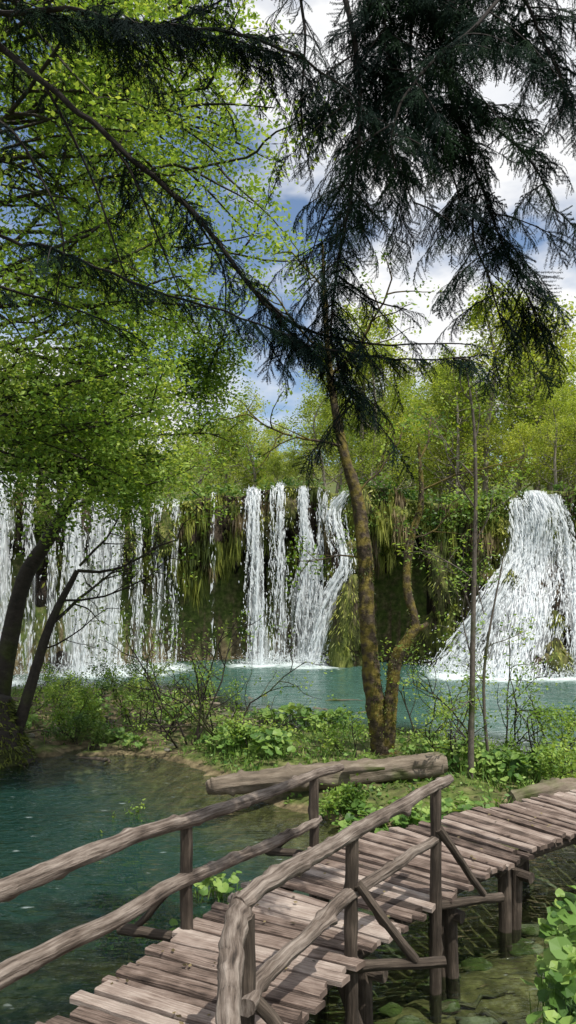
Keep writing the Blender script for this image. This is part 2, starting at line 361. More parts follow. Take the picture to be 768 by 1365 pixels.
for nme, val in (('deep', np.clip(depth*.82-.32, .02, .94)), ('milky', sstep(14, 19, Y)*sstep(0, .8, depth)), ('foam', foam)):
    a = w.data.attributes.new(nme, 'FLOAT', 'POINT'); a.data.foreach_set('value', val.astype(np.float32).ravel())

# ------------------------------------------------------------------ cliff
def band(x, a, b, s=.6): return sstep(a-s, a+s, x)*sstep(b+s, b-s, x)
def cliff_off(x, z, top):
    t = z/top
    o = .95*fbm(x*.42, 2, z*.3, 3)+.6*fbm(x*1.4, 5, z*.8, 3)
    o = o+.7*sstep(.62, .85, t)
    cave = band(x, -6.0, -1.9, .35)*1.0+band(x, 3.5, 6.4, .35)*1.0+band(x, -12.5, -6, .4)*.55+band(x, -1.2, .4)*.8
    edge = .64+.16*vn(x*1.3, 7, 0)+.09*vn(x*4, 3, 0)
    o = o-3.4*cave*sstep(edge+.04, edge-.08, t)*(.6+.4*sstep(-.05, .25, t))
    o = o+band(x, 1.7, 3.0, .5)*(1-t)*1.9+.5*band(x, 1.5, 3.2, .5)
    o = o+band(x, 7.4, 12.4, .8)*(1-np.clip(t, 0, 1))*3.0
    o = o+band(x, 6.3, 7.2, .4)*(1-t)*2.0
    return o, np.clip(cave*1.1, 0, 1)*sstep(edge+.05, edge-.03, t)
xs = np.linspace(-34, 34, 700); ts = np.linspace(-.08, 1, 100)
X, T = np.meshgrid(xs, ts); TOP = cz(X); Z = T*TOP
O, CV = cliff_off(X, Z, TOP)
P = np.stack([X, cy(X)-O, Z], -1)
lip = P[-1]
ex = []
for k, (dy, dz) in enumerate(((.25, .08), (.7, .10), (1.6, .08), (3.2, .0))):
    q = lip.copy(); q[:, 1] = lip[:, 1]*(1-min(1, .3*(k+1)))+cy(xs)*(min(1, .3*(k+1)))+dy; q[:, 2] += dz; ex.append(q)
P = np.concatenate([P, np.array(ex)], 0); ny, nx = P.shape[:2]
i = (np.arange(ny-1)*nx)[:, None]; j = np.arange(nx-1)[None]
F = np.stack([i+j, i+j+1, i+j+1+nx, i+j+nx], -1).reshape(-1, 4)
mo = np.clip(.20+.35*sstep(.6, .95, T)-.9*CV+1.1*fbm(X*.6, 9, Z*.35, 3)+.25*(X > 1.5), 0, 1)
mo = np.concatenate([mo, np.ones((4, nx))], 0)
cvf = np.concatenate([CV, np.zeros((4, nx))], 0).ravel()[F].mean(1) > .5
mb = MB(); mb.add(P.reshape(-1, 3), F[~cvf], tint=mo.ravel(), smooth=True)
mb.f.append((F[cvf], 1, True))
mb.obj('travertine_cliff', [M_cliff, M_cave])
def cliff_pt(x, t):
    top = cz(x); o, c = cliff_off(x, t*top, top)
    return np.stack([x, cy(x)-o, t*top], -1), c
FX = [(-12.2, -9.9), (-8.9, -6.2), (-1.85, -1.15), (-.55, -.05), (.5, 1.1), (1.9, 2.6), (9.0, 11.2)]
mb = MB()
n = 60000; x = rng.uniform(-16, 17, n); t = rng.uniform(.02, 1.0, n)**.8
p, c = cliff_pt(x, t)
keep = rng.uniform(size=n) < np.where(c > .25, .004, np.clip(.08+.4*sstep(.7, .95, t)+1.9*fbm(x*.6, 9, t*2.6, 3)+.25*(x > 1.3), .01, 1))
for a, b in FX: keep &= ~((x > a) & (x < b) & (rng.uniform(size=n) < .85))
p = p[keep]; k = len(p)
ax = np.stack([rng.normal(0, .35, k), -rng.uniform(.1, .8, k), -rng.uniform(.2, 1, k)], -1)
blades(mb, p, nrm(ax)*rng.uniform(.12, .4, (k, 1)), rng.uniform(.05, .12, k), 0, np.clip(.5+.9*fbm(p[:, 0]*1.2, p[:, 2]*1.2, 1, 3)+rng.normal(0, .2, k), 0, 1))
for q in range(230):
    xc = rng.uniform(-15, 15)
    if q > 150: xc = rng.choice([rng.uniform(2.4, 8.5), rng.uniform(-6.4, -1.9)])
    if any(a < xc < b for a, b in FX): continue
    tc_ = rng.uniform(.5, .99); p0, c0 = cliff_pt(np.array([xc]), np.array([tc_]))
    if c0[0] > .3: continue
    m_ = rng.integers(60, 190); wdt = rng.uniform(.2, .75); L0 = rng.uniform(.4, 1.3)
    u = rng.normal(0, 1, m_)*.5; xx = xc+u*wdt
    pp, cc = cliff_pt(xx, np.full(m_, tc_)); pp[:, 2] += rng.normal(0, .18, m_); pp[:, 1] = np.minimum(pp[:, 1], p0[0, 1]+.3)-rng.uniform(.0, .35, m_)*np.exp(-u**2)
    ll = L0*np.exp(-u**2*1.2)*rng.uniform(.4, 1.1, m_)+.1
    axx = np.stack([rng.normal(0, .10, m_), rng.normal(-.06, .08, m_), -np.ones(m_)], -1)*ll[:, None]
    dry = rng.uniform() < (.42 if 3 < xc < 9 else .16)
    blades(mb, pp, axx, rng.uniform(.03, .10, m_), 1 if dry else 0, np.clip(rng.uniform(.0, .8)+rng.normal(0, .18, m_), 0, 1), mid=.25)
mb.obj('hanging_moss', [M_moss, M_dry])

# ------------------------------------------------------------------ waterfalls
def waterfall(streams):
    mb = MB(); sd = rng.uniform(0, 50)
    for st in streams:
        C = cr(np.array(st['p'], float), 40); L = np.concatenate([[0], np.cumsum(np.linalg.norm(np.diff(C[:, :3], axis=0), axis=1))])
        u = np.linspace(-1, 1, 15)
        U, V = np.meshgrid(u, np.arange(40)); c = C[V]
        Xp = c[..., 0]+U*c[..., 3]*.6+.12*vn(V*.3, U*3, sd)
        Yp = c[..., 1]-.12*np.cos(U*1.5)-.2*fbm(Xp*3, V*.15, sd, 2)
        edge = st.get('d', .16)+.03-.40*np.abs(U)**2+.12*vn(V*.25, U*2, sd+9)
        i = (np.arange(39)*15)[:, None]; j = np.arange(14)[None]
        F = np.stack([i+j, i+j+1, i+j+16, i+j+15], -1).reshape(-1, 4)
        mb.add(np.stack([Xp, Yp, c[..., 2]], -1).reshape(-1, 3), F, np.stack([Xp, L[V]], -1).reshape(-1, 2), edge.ravel(), 0, True)
        n = int(st['n']*1.15); k = rng.integers(0, 38, n)+rng.uniform(size=n)
        k0 = k.astype(int); fr_ = (k-k0)[:, None]; q = C[k0]*(1-fr_)+C[k0+1]*fr_
        d = nrm(C[k0+1, :3]-C[k0, :3])
        ns_ = max(4, int(st['n']/45)); sc = np.clip(rng.normal(0, .5, ns_), -1.1, 1.1)
        uu = sc[rng.integers(0, ns_, n)]+rng.normal(0, .08, n)
        spread = rng.uniform(size=n) < .45; uu = np.where(spread, rng.normal(0, .75, n), uu)
        p = q[:, :3].copy(); p[:, 0] += uu*q[:, 3]*.5; p[:, 1] -= rng.uniform(.05, .4, n)
        p[:, 0] += .07*np.sin(k*.5+uu*9)
        ll = rng.uniform(.08, .55, n)*np.where(spread, .28, 1)
        d = nrm(d+rng.normal(0, .09, (n, 3)))
        blades(mb, p, d*ll[:, None], rng.uniform(.015, .05, n), 1, .5, nv=np.tile([[0, -1., .2]], (n, 1)))
        b = C[-1]; n = int(st['n']*.55)
        p = np.stack([b[0]+rng.normal(0, .5, n)*max(b[3], .5), b[1]-.2+rng.normal(0, .35, n), np.abs(rng.normal(0, .25, n))+.01], -1)
        blades(mb, p, rng.normal(0, .03, (n, 3))+[0, 0, .02], rng.uniform(.012, .035, n), 1, .5)
    return mb.obj('waterfall', [M_fallS, M_fall])
def ff(x, w0, w1, dx=0, out=1.3, n=500, d=.16):
    top = float(cz(np.array(x))); yo = float(cy(np.array(x)))
    zz = np.linspace(.0, 1, 20)*top; o0 = float(np.max(cliff_off(np.full(20, x), zz, np.full(20, top))[0][8:])); y0 = yo-o0
    P_ = [(x, y0+.7, top+.04, w0*.7), (x, y0-.02, top+.03, w0)]
    for t in (.12, .35, .65, 1.0):
        P_.append((x+dx*t, y0-.12-(out)*math.sqrt(t)*.45, (top)*(1-t), w0+(w1-w0)*t))
    return dict(p=P_, n=n, d=d)
waterfall([ff(-10.5, .8, 1.4, -.2, 1.5, 2200, .23), ff(-11.7, 1.2, 1.6, 0, 1.5, 1800, .2), ff(-9.7, .4, .7, 0, 1.3, 450, .06)])
waterfall([ff(-8.45, .5, 1.3, .4, 1.8, 2300, .25), ff(-7.7, .7, 1.5, .25, 1.8, 2000, .20), ff(-7.0, .35, .8, -.1, 1.5, 1100, .17), ff(-6.3, .35, .6, .1, 1.2, 550, .10), ff(-9.1, .35, .5, .1, 1.2, 400, .08),
           ff(-5.6, .6, .8, .1, 1.2, 480, .03), ff(-4.95, .5, .6, 0, 1.2, 300, .0), ff(-3.3, .12, .2, 0, 1., 80, -.05)])
waterfall([ff(-1.6, .5, 1.0, .3, 1.6, 2300, .27), ff(-.35, .35, .8, .05, 1.2, 900, .12), ff(-.7, .12, .4, .1, 1.0, 260, .0)])
def rel(pts):
    out = []
    for (xx, t, w, f) in pts:
        p_, _ = cliff_pt(np.array([xx]), np.array([t])); q = p_[0]; out.append([q[0], q[1]-f, q[2], w])
    for a in range(1, len(out)): out[a][1] = min(out[a][1], out[a-1][1]-.02)
    return out
waterfall([dict(p=rel([(.7, 1.0, .3, .1), (.72, .8, .35, .25), (.95, .6, .85, .4), (.85, .35, 1.4, .75), (.9, .0, 1.2, .9)]), n=2600, d=.26),
           dict(p=rel([(2.6, 1.0, .4, .1), (2.1, .88, .7, .2), (2.5, .6, .7, .2), (1.95, .42, .9, .25), (1.45, .2, .8, .3), (1.1, 0, .9, .4)]), n=2200, d=.2),
           dict(p=rel([(1.4, 1.0, .12, .1), (1.45, .7, .2, .3), (1.4, .3, .35, .6), (1.4, 0, .4, .7)]), n=380, d=.04),
           dict(p=rel([(1.75, 1.0, .1, .1), (1.7, .9, .15, .15), (1.8, .75, .2, .2), (2.0, .65, .2, .2)]), n=120, d=.02)])
waterfall([dict(p=rel([(10.1, 1.0, .7, .1), (10.4, .85, 1.5, .2), (10.2, .6, 2.0, .25), (9.6, .35, 2.5, .25), (9.0, .12, 2.9, .3), (8.7, 0, 3.1, .3)]), n=5400, d=.24),
           dict(p=rel([(9.5, .98, .5, .1), (9.5, .7, .9, .2), (8.4, .42, 1.4, .3), (7.3, .18, 1.5, .3), (6.5, 0, 1.6, .3)]), n=3000, d=.21),
           dict(p=rel([(10.9, .98, .5, .1), (11.4, .7, .9, .2), (11.3, .45, .9, .25), (11.2, .2, .8, .25), (11.2, 0, .7, .3)]), n=1900, d=.17)])
mb = MB()
for (x, t, r, zs) in ((10.25, .07, .42, 1.6), (10.5, .27, .25, 1.5), (9.0, .52, .2, 1.8), (12.4, .3, .8, 2.2), (12.7, .65, .6, 2), (8.3, .66, .45, 2.2), (2.75, .25, .7, 2.6), (2.95, .6, .45, 2.4), (-1.0, .8, .3, 2.2), (3.4, .84, .4, 2), (6.7, .5, .6, 2.4), (6.4, .12, .7, 1.5),
                      (-9.35, .55, .35, 2.4), (-6.65, .72, .3, 2.2), (-5.25, .8, .35, 2.2), (-9.4, .85, .4, 2), (.1, .86, .3, 2.2), (1.5, .15, .3, 1.8), (-8.0, .06, .3, 1.2), (8.0, .05, .35, 1.1)):
    p, _ = cliff_pt(np.array([x]), np.array([t])); p = p[0]-[0, .15, 0]
    if x < -4: p[1] -= .9
    th = np.linspace(0, np.pi, 18); ph = np.linspace(0, 2*np.pi, 29); TH, PH = np.meshgrid(th, ph, indexing='ij')
    def rock(D): return r*(1+.9*fbm(D[..., 0]*1.8+x*3, D[..., 1]*1.8, D[..., 2]*2.4, 4))
    D = np.stack([np.sin(TH)*np.cos(PH), np.sin(TH)*np.sin(PH), np.cos(TH)], -1)
    V = D*rock(D)[..., None]*[1, .8, zs]+p
    i = (np.arange(17)*29)[:, None]; j = np.arange(28)[None]
    mb.add(V.reshape(-1, 3), np.stack([i+j, i+j+29, i+j+30, i+j+1], -1).reshape(-1, 4), tint=.5, smooth=True)
    n = int(900*r); d = nrm(rng.normal(size=(n, 3))); b = d*rock(d)[..., None]*[1, .8, zs]+p
    kp = fbm(b[:, 0]*3, b[:, 1]*3, b[:, 2]*1.5, 2) > -.15; b = b[kp]; d = d[kp]; n = len(b)
    blades(mb, b, nrm(d*[1, 1, .3]+[0, -.2, -1.0])*rng.uniform(.1, .4, (n, 1)), np.full(n, .05), 1, np.clip(rng.uniform(0, .7, n)+.3*sstep(-r, r, b[:, 2]-p[2]), 0, 1))
mb.obj('mossy_rocks', [M_cliff, M_moss])

# ------------------------------------------------------------------ trees
def grow(mb, p, d, L, r, lvl, cfg, tips, mat=0):
    n = 5; pts = [p]
    W_ = rng.normal(0, cfg['wig'], (n, 3))
    for i in range(n):
        d = d+W_[i]; d[2] += cfg['g'][lvl]; d = d/math.sqrt(d@d)
        p = p+d*L/n; pts.append(p)
    pts = np.array(pts)
    if lvl == cfg['max']:
        tips.append(pts); cfg['tw'].append((pts, r)); return
    tube(mb, pts, np.linspace(r, r*.4, n+1), (8, 5, 4, 3, 3)[lvl], mat, tint=.5)
    for k in range(cfg['n'][lvl]):
        f = (k+1)/cfg['n'][lvl]; f = .2+.8*f; i = min(int(f*n), n-1); q = pts[i]*(1-(f*n-i))+pts[i+1]*(f*n-i)
        dd = nrm(pts[min(i+1, n)]-pts[max(i-1, 0)])
        v = rng.normal(size=3); v[2] *= cfg['flat']; v = nrm(v-dd*(v@dd)); a = cfg['ang']*rng.uniform(.7, 1.25)
        grow(mb, q, nrm(dd*math.cos(a)+v*math.sin(a)), L*cfg['r'][lvl]*(1.25-.6*f)*rng.uniform(.7, 1.2), r*.5, lvl+1, cfg, tips, mat)
def twigs(mb, cfg, mat=0):
    A = np.array([a for a, r in cfg['tw']]); r = np.array([max(r, .003) for a, r in cfg['tw']]); cfg['tw'] = []
    for i in range(5):
        b = A[:, i]; ax = A[:, i+1]-b
        blades(mb, b, ax*1.1, 2*r*(1-.15*i), mat, .5, mid=.5)
def dress(mb, tips, per, jit, size, mat, flat=.5):
    A = np.array(tips); m = len(A)
    idx = np.repeat(np.arange(m), per); s = rng.uniform(1, 5, len(idx)); i = s.astype(int).clip(0, 4); f = (s-i)[:, None]
    c = A[idx, i]*(1-f)+A[idx, i+1]*f+rng.normal(size=(len(idx), 3))*jit
    cl = rng.uniform(0, 1, m)[idx]
    leaves(mb, c, size, flat, mat, np.clip(cl*.6+rng.uniform(0, .4, len(idx)), 0, 1))
def CFG(**k): k['tw'] = []; return k

protos = []
for k in range(5):
    mb = MB(); tips = []
    H = (11, 9, 13, 10, 7)[k]
    tr = np.array([[0, 0, -1], [rng.normal(0, .2), rng.normal(0, .2), H*.35], [rng.normal(0, .4), rng.normal(0, .4), H*.7], [rng.normal(0, .5), rng.normal(0, .5), H]])
    C = cr(tr, 12); tube(mb, C, np.linspace(.17, .03, 12), 6, 0, .1)
    cfg = CFG(wig=.16, g=(.06, .04, .0), n=(6, 4), max=2, flat=.8, ang=.8, r=(.5, .5))
    nb = 19 if k != 4 else 12
    for b in range(nb):
        f = .22+.76*b/nb; q = C[int(f*11)]; a = b*2.4+rng.uniform(-.4, .4)
        grow(mb, q, nrm(np.array([math.cos(a), math.sin(a), rng.uniform(.2, .8)])), H*.27*(1.25-.85*f)*rng.uniform(.8, 1.25), .05*(1.2-f), 0, cfg, tips, 0)
    twigs(mb, cfg)
    dress(mb, tips, 14 if k < 3 else 9, .26, .19, 1, .8)
    o = mb.obj('tree_shape', [M_palebark, M_forest], link=False); protos.append(o.data)
forest = empty('forest')
pts = []
for (y0, y1, num) in ((1.5, 6, 30), (6, 14, 36), (14, 30, 42), (30, 60, 34)):
    for k in range(num):
        dyy = rng.uniform(y0, y1); xr = .42*(36+dyy)+5
        pts.append((rng.uniform(-xr, xr), dyy))
for k, (x, dyy) in enumerate(pts):
    y = float(cy(x))+dyy; z = float(gz(np.array([x]), np.array([y]))[0])
    pr = rng.integers(0, 5); s = rng.uniform(.65, 1.1)
    if -16 < x*36/y < 1.0: s *= .55 if dyy < 14 else .75
    if dyy < 6: s *= .55
    o = bpy.data.objects.new('tree', protos[pr]); COL.objects.link(o); o.parent = forest
    o.location = (x, y, z); o.scale = (s*1.1, s*1.1, s); o.rotation_euler = (rng.normal(0, .04), rng.normal(0, .04), rng.uniform(0, 6.28))

mb = MB()
n = 440; x = rng.uniform(-17, 18, n)
for i in range(n):
    if any(a-.1 < x[i] < b+.1 for a, b in FX) and rng.uniform() < .8: continue
    p, c = cliff_pt(np.array([x[i]]), np.array([rng.uniform(.86, 1.0)])); p = p[0]
    p[1] += rng.uniform(-.2, 2.2); p[2] = cz(x[i])+rng.uniform(-1.2, .35); r = rng.uniform(.2, .65)
    k = int(170*r); v = rng.normal(size=(k, 3)); v = nrm(v)*rng.uniform(.4, 1.15, (k, 1))*[r*1.4, r, r*.8]
    leaves(mb, p+v, .18, .8, 0, np.clip(rng.uniform(0, .7)+rng.uniform(0, .3, k), 0, 1))
for i in range(130):
    xx = rng.choice([rng.uniform(4.0, 8.6), rng.uniform(11.8, 15), rng.uniform(2.6, 4), rng.uniform(6.4, 8)]); p, c = cliff_pt(np.array([xx]), np.array([rng.uniform(.5, .95)])); p = p[0]-[0, .2, 0]; r = rng.uniform(.15, .45)
    if c[0] > .4: continue
    k = int(170*r); v = nrm(rng.normal(size=(k, 3)))*rng.uniform(.4, 1.15, (k, 1))*[r*1.4, r, r]
    leaves(mb, p+v, .16, .8, 0, np.clip(rng.uniform(.1, .9)+rng.uniform(0, .2, k), 0, 1))
mb.obj('cliff_shrubs', [M_shrub])

def beech(name, trunk, limbs, per, size, mat, cfg, bark, jit=.14, flat=.6):
    mb = MB(); tips = []
    t = np.array(trunk, float); C = cr(t, 30); tube(mb, C[:, :3], C[:, 3], 12, 0, .15, seed=rng.uniform(0, 9))
    for p, d, L, r in limbs:
        grow(mb, np.array(p, float), nrm(np.array(d, float)), L, r, 0, cfg, tips)
    twigs(mb, cfg)
    dress(mb, tips, per, jit, size, 1, flat)
    return mb.obj(name, [bark, mat])
cfgB = CFG(wig=.10, g=(.015, .0, -.02), n=(8, 6), max=2, flat=.35, ang=.85, r=(.42, .5))
limbs = []
for k in range(24):
    z = 6.4+k*.34; y = 12.5
    limbs.append(((-6.8, y, z), (1, rng.uniform(-.5, .5), rng.uniform(-.1, .3)), rng.uniform(3.8, 6.0)*(.95 if z > 9 else .75), .055))
for k in range(6):
    a = rng.uniform(1.8, 4.5); limbs.append(((-6.8, 12.5, rng.uniform(6, 13)), (math.cos(a), math.sin(a), .2), 4, .06))
beech('beech_tree', [(-7.0, 12.4, .2, .3), (-6.9, 12.5, 4, .24), (-6.8, 12.5, 9, .16), (-6.7, 12.5, 14.5, .05)], limbs, 36, .088, M_beech, cfgB, M_darkbark, .16)
limbs = []
for k in range(17):
    z = 8.6+k*.6
    limbs.append(((-7.5, 19, z), (1, rng.uniform(-.7, .5), rng.uniform(-.1, .3)), rng.uniform(5, 7.2)*(1 if z > 11 else .75), .06))
beech('beech_tree', [(-7.8, 19, .2, .3), (-7.6, 19, 6, .22), (-7.5, 19, 19, .05)], limbs, 30, .13, M_beech, cfgB, M_darkbark, .2)
limbs = []
for k in range(13):
    f = rng.uniform(.45, 1); q = cr([(-5.5, 16, 3.5), (-5., 16, 4.4), (-4.4, 16, 5.5), (-3.6, 16, 7.5), (-3.4, 16, 8.3)], 20)[int(f*19)]
    limbs.append((q, (rng.uniform(-.3, 1), rng.uniform(-1, .3), rng.uniform(-.12, .2)), rng.uniform(1.6, 2.8), .03))
for k in range(9):
    limbs.append(((-6.2+rng.uniform(-.3, .3), 12.5, rng.uniform(5.2, 6.9)), (1, rng.uniform(-.3, .4), rng.uniform(-.2, .0)), rng.uniform(3, 4.2), .03))
beech('beech_tree', [(-6.1, 16, -.1, .26), (-5.9, 16, 1.6, .2), (-5.5, 16, 3.5, .17), (-5.0, 16, 4.4, .14), (-4.4, 16, 5.5, .11), (-3.6, 16, 7.5, .07), (-3.4, 16, 8.3, .03)],
      limbs, 34, .088, M_beech, cfgB, M_darkbark, .16)
cfgS = CFG(wig=.22, g=(.02, .02, .0), n=(6, 4), max=2, flat=.8, ang=.75, r=(.5, .5))
limbs = [((-4.8, 15.6, 2.7), (.9, -.2, .6), 1.9, .04), ((-4.25, 15.6, 3.8), (1, 0, .1), 2.2, .035), ((-4.2, 15.6, 3.9), (.3, .3, 1), 2, .03), ((-5.0, 15.6, 2.2), (1, .1, .2), 1.6, .02), ((-4.6, 15.6, 3.2), (1, -.3, -.1), 2.4, .025)]
beech('leaning_tree', [(-5.7, 15.6, -.1, .16), (-5.3, 15.6, 1.1, .12), (-4.8, 15.6, 2.7, .09), (-4.25, 15.6, 3.8, .05)], limbs, 4, .09, M_beech, cfgS, M_darkbark)

limbs = [((.72, 14.7, 8.6), (.3, .1, 1), 1.6, .03), ((.8, 14.7, 7.5), (1, .1, .5), 2.2, .035), ((.75, 14.7, 8.0), (-.8, .2, .5), 1.8, .03),
         ((1.04, 14.7, 6.14), (-1, -.2, .5), 2.0, .03), ((2.5, 14.7, 5.9), (.3, .1, 1), 1.3, .025), ((2.53, 14.7, 5.3), (1, 0, .25), 1.8, .025),
         ((1.3, 14.7, 5.2), (1, .3, .8), 1.7, .025), ((2.35, 14.7, 4.4), (1, .1, .5), 1.3, .02), ((1.5, 14.7, 4.0), (-1, .1, .35), 1.3, .02)]
mb = MB(); tips = []
def mossy(C, n, sides, seed):
    tube(mb, C[:, :3], C[:, 3], sides, 0, .28, seed=seed, knots=8)
    k = rng.integers(0, len(C)-1, n); a = rng.uniform(0, 2*np.pi, n)
    dirv = np.stack([np.cos(a), np.sin(a), rng.normal(0, .3, n)], -1)
    nz = fbm(C[k, 0]*3+np.cos(a), np.sin(a), C[k, 2]*2.2, 2) > .02
    k = k[nz]; dirv = dirv[nz]; m_ = len(k)
    b = C[k, :3]+dirv*(C[k, 3]*.95)[:, None]+(C[k+1, :3]-C[k, :3])*rng.uniform(0, 1, (m_, 1))
    blades(mb, b, (dirv*.6+[0, 0, -.5]+rng.normal(0, .3, (m_, 3)))*rng.uniform(.02, .055, (m_, 1)), np.full(m_, .022), 2, rng.uniform(-.3, .45, m_))
C = cr([(1.86, 14.7, .0, .25), (1.78, 14.7, .6, .20), (1.65, 14.7, 1.36, .175), (1.54, 14.7, 2.36, .16), (1.48, 14.7, 3.5, .15), (1.46, 14.7, 4.07, .145), (1.30, 14.7, 5.2, .12), (1.04, 14.7, 6.14, .09),
        (.8, 14.7, 7.5, .06), (.70, 14.7, 8.9, .045), (.66, 14.7, 10.0, .015)], 110)
mossy(C, 5500, 16, 2)
C = cr([(1.86, 14.62, .35, .14), (1.92, 14.58, .9, .13), (1.95, 14.6, 1.4, .12), (2.04, 14.6, 2.07, .12), (2.3, 14.6, 2.55, .11), (2.40, 14.6, 2.8, .09), (2.25, 14.65, 3.5, .08), (2.34, 14.7, 4.4, .07), (2.53, 14.7, 5.1, .055), (2.48, 14.7, 6.2, .025)], 90)
mossy(C, 3600, 14, 5)
C = cr([(2.32, 14.6, 2.65, .09), (2.55, 14.6, 2.72, .06), (2.64, 14.6, 2.8, .03)], 8); tube(mb, C[:, :3], C[:, 3], 8, 0, .2)
for a in range(5):
    an = a*1.3+.3; C = cr([(1.86, 14.7, .35, .13), (1.86+.3*math.cos(an), 14.7+.3*math.sin(an), .22, .08), (1.86+.6*math.cos(an), 14.7+.6*math.sin(an), .05, .03)], 8); tube(mb, C[:, :3], C[:, 3], 8, 0, .2)
for p, d, L, r in limbs: grow(mb, np.array(p, float), nrm(np.array(d, float)), L, r, 0, cfgS, tips)
twigs(mb, cfgS)
dress(mb, tips, 8, .08, .085, 1, .7)
mb.obj('mossy_alder_tree', [M_mossbark, M_beech, M_moss])

def slim(name, path, limbs, per=4, bark=M_palebark):
    mb = MB(); tips = []; C = cr(np.array(path, float), 30); tube(mb, C[:, :3], C[:, 3], 8, 0, .12, seed=3)
    for p, d, L, r in limbs: grow(mb, np.array(p, float), nrm(np.array(d, float)), L, r, 0, cfgS, tips)
    twigs(mb, cfgS); dress(mb, tips, per, .06, .07, 1, .7)
    mb.obj(name, [bark, M_beech])
slim('slender_ash_tree', [(3.02, 12.8, .1, .055), (3.06, 12.8, 2.6, .042), (3.1, 12.8, 5.7, .028), (2.93, 12.8, 7.3, .01)],
     [((3.08, 12.8, z), (random.uniform(-1, 1), random.uniform(-.4, .4), .9), random.uniform(.8, 1.5), .014) for z in (2.2, 3, 3.6, 4.2, 4.8, 5.3, 5.9, 6.4, 1.6)], bark=M_bark)
slim('slender_ash_tree', [(3.5, 13.4, .1, .03), (3.4, 13.4, 2.0, .025), (3.75, 13.4, 4.1, .01)],
     [((3.4, 13.4, z), (random.uniform(-1, 1), .1, .7), 1.0, .01) for z in (1.2, 1.8, 2.4, 3)], bark=M_bark)

def shrub(x, y, h, n, per, mat, spread=.6, size=.07, name='shrub'):
    mb = MB(); tips = []; z = float(gz(np.array([x]), np.array([y]))[0])
    for k in range(n):
        a = rng.uniform(0, 6.28); grow(mb, np.array([x+.12*math.cos(a), y+.12*math.sin(a), z-.05]), nrm(np.array([spread*math.cos(a), spread*math.sin(a), 1])), h*rng.uniform(.6, 1.1), .015*h**.5, 0, cfgS, tips)
    twigs(mb, cfgS); dress(mb, tips, per, .07, size, 1, .7); mb.obj(name, [M_darkbark, mat])
for a in [(-2.1, 16.8, 2.6, 5, 6, M_beech, .5), (-2.9, 17.5, 1.9, 5, 6, M_shrub, .6), (-1.2, 16.2, 2.3, 4, 5, M_beech, .9), (-1.6, 17.6, 1.5, 4, 10, M_beech, .8),
          (-3.6, 18.5, 1.3, 5, 14, M_beech, .8), (-4.6, 20, 1.2, 5, 16, M_beech, .9), (-6, 22, 1.2, 5, 14, M_shrub, 1), (-7, 20, 1.4, 5, 14, M_beech, 1), (-5.2, 24, 1.2, 5, 14, M_shrub, 1), (-5.0, 17.6, .9, 5, 14, M_beech, 1),
          (3.7, 14.2, 1.9, 5, 7, M_beech, .7), (2.8, 13.8, 1.5, 4, 7, M_beech, .7), (-4.4, 16.6, .7, 4, 14, M_shrub, 1),
          (4.4, 13.2, 1.7, 5, 9, M_beech, .8), (5.0, 14.6, 1.4, 4, 12, M_beech, .9), (2.9, 15.6, 1.8, 4, 7, M_beech, .7), (-2.15, 11.6, .9, 3, 14, M_beech, .4), (-1.0, 8.7, 1.0, 4, 12, M_beech, .5),
          (-.9, 15.2, .8, 4, 12, M_beech, .9), (1.2, 13.9, .8, 4, 8, M_beech, .9), (-1.9, 9.8, .7, 3, 14, M_butter, .5), (.9, 11.4, .35, 4, 10, M_beech, .7), (4.0, 12.2, .8, 4, 10, M_beech, .7), (-1.3, 6.9, .55, 4, 12, M_beech, .8)]:
    shrub(*a)

def butterbur(spots, size, name='butterbur_plant'):
    mb = MB()
    for (x, y, r, h, k) in spots:
        px = x+rng.normal(0, r*.55, k); py = y+rng.normal(0, r*.45, k); z0 = np.maximum(gz(px, py), -.05)
        hh = h*rng.uniform(.3, 1, k)*np.exp(-((px-x)**2+(py-y)**2)/(2*(r*1.2)**2))+.05
        c = np.stack([px, py, z0+hh], -1); sz = size*rng.uniform(.45, 1.2, k)
        nv = np.stack([rng.normal(0, .45, k), rng.normal(-.2, .45, k), np.ones(k)], -1)
        roundleaves(mb, c, sz, nv, 0, rng.uniform(0, 1, k))
        b = c.copy(); b[:, 2] = z0-.03; b[:, 0] += rng.normal(0, .04, k)
        blades(mb, b, c-b, np.full(k, .016), 0, .4)
    return mb.obj(name, [M_butter])
butterbur([(-.9, 15.2, .5, .5, 120), (-.3, 14.4, .45, .45, 90), (-1.4, 16.0, .4, .3, 60)], .18)
butterbur([(.2, 17.4, .5, .5, 120), (1.0, 17.2, .5, .45, 100), (-.5, 17.9, .4, .4, 60)], .18)
butterbur([(3.7, 12.8, .5, .4, 120), (4.4, 13.0, .5, .4, 90), (3.2, 13.4, .5, .4, 100), (2.6, 13.8, .5, .4, 80)], .15)
butterbur([(1.1, 11.1, .35, .2, 80), (.75, 11.6, .3, .14, 40), (1.8, 10.9, .45, .22, 110), (2.6, 11.0, .4, .25, 90)], .13)
butterbur([(-3.9, 17.2, .35, .3, 60), (-3.3, 16.4, .3, .25, 40), (-4.9, 18.2, .5, .3, 70), (-5.4, 21, .7, .3, 80), (-3.9, 22.5, .8, .3, 80), (-2.7, 19.5, .6, .3, 70), (-6.5, 19, .6, .3, 60)], .17)
butterbur([(1.5, 4.35, .14, .75, 40), (1.68, 4.75, .18, .85, 55), (1.85, 5.2, .18, .95, 55), (2.02, 5.65, .18, 1.0, 50), (1.85, 4.6, .2, .6, 40), (2.3, 5.6, .25, .7, 40), (2.5, 6.0, .3, .6, 30)], .13)
butterbur([(-.75, 8.7, .25, .35, 44), (-.35, 8.3, .15, .3, 24), (-1.0, 7.6, .2, .2, 18)], .12)

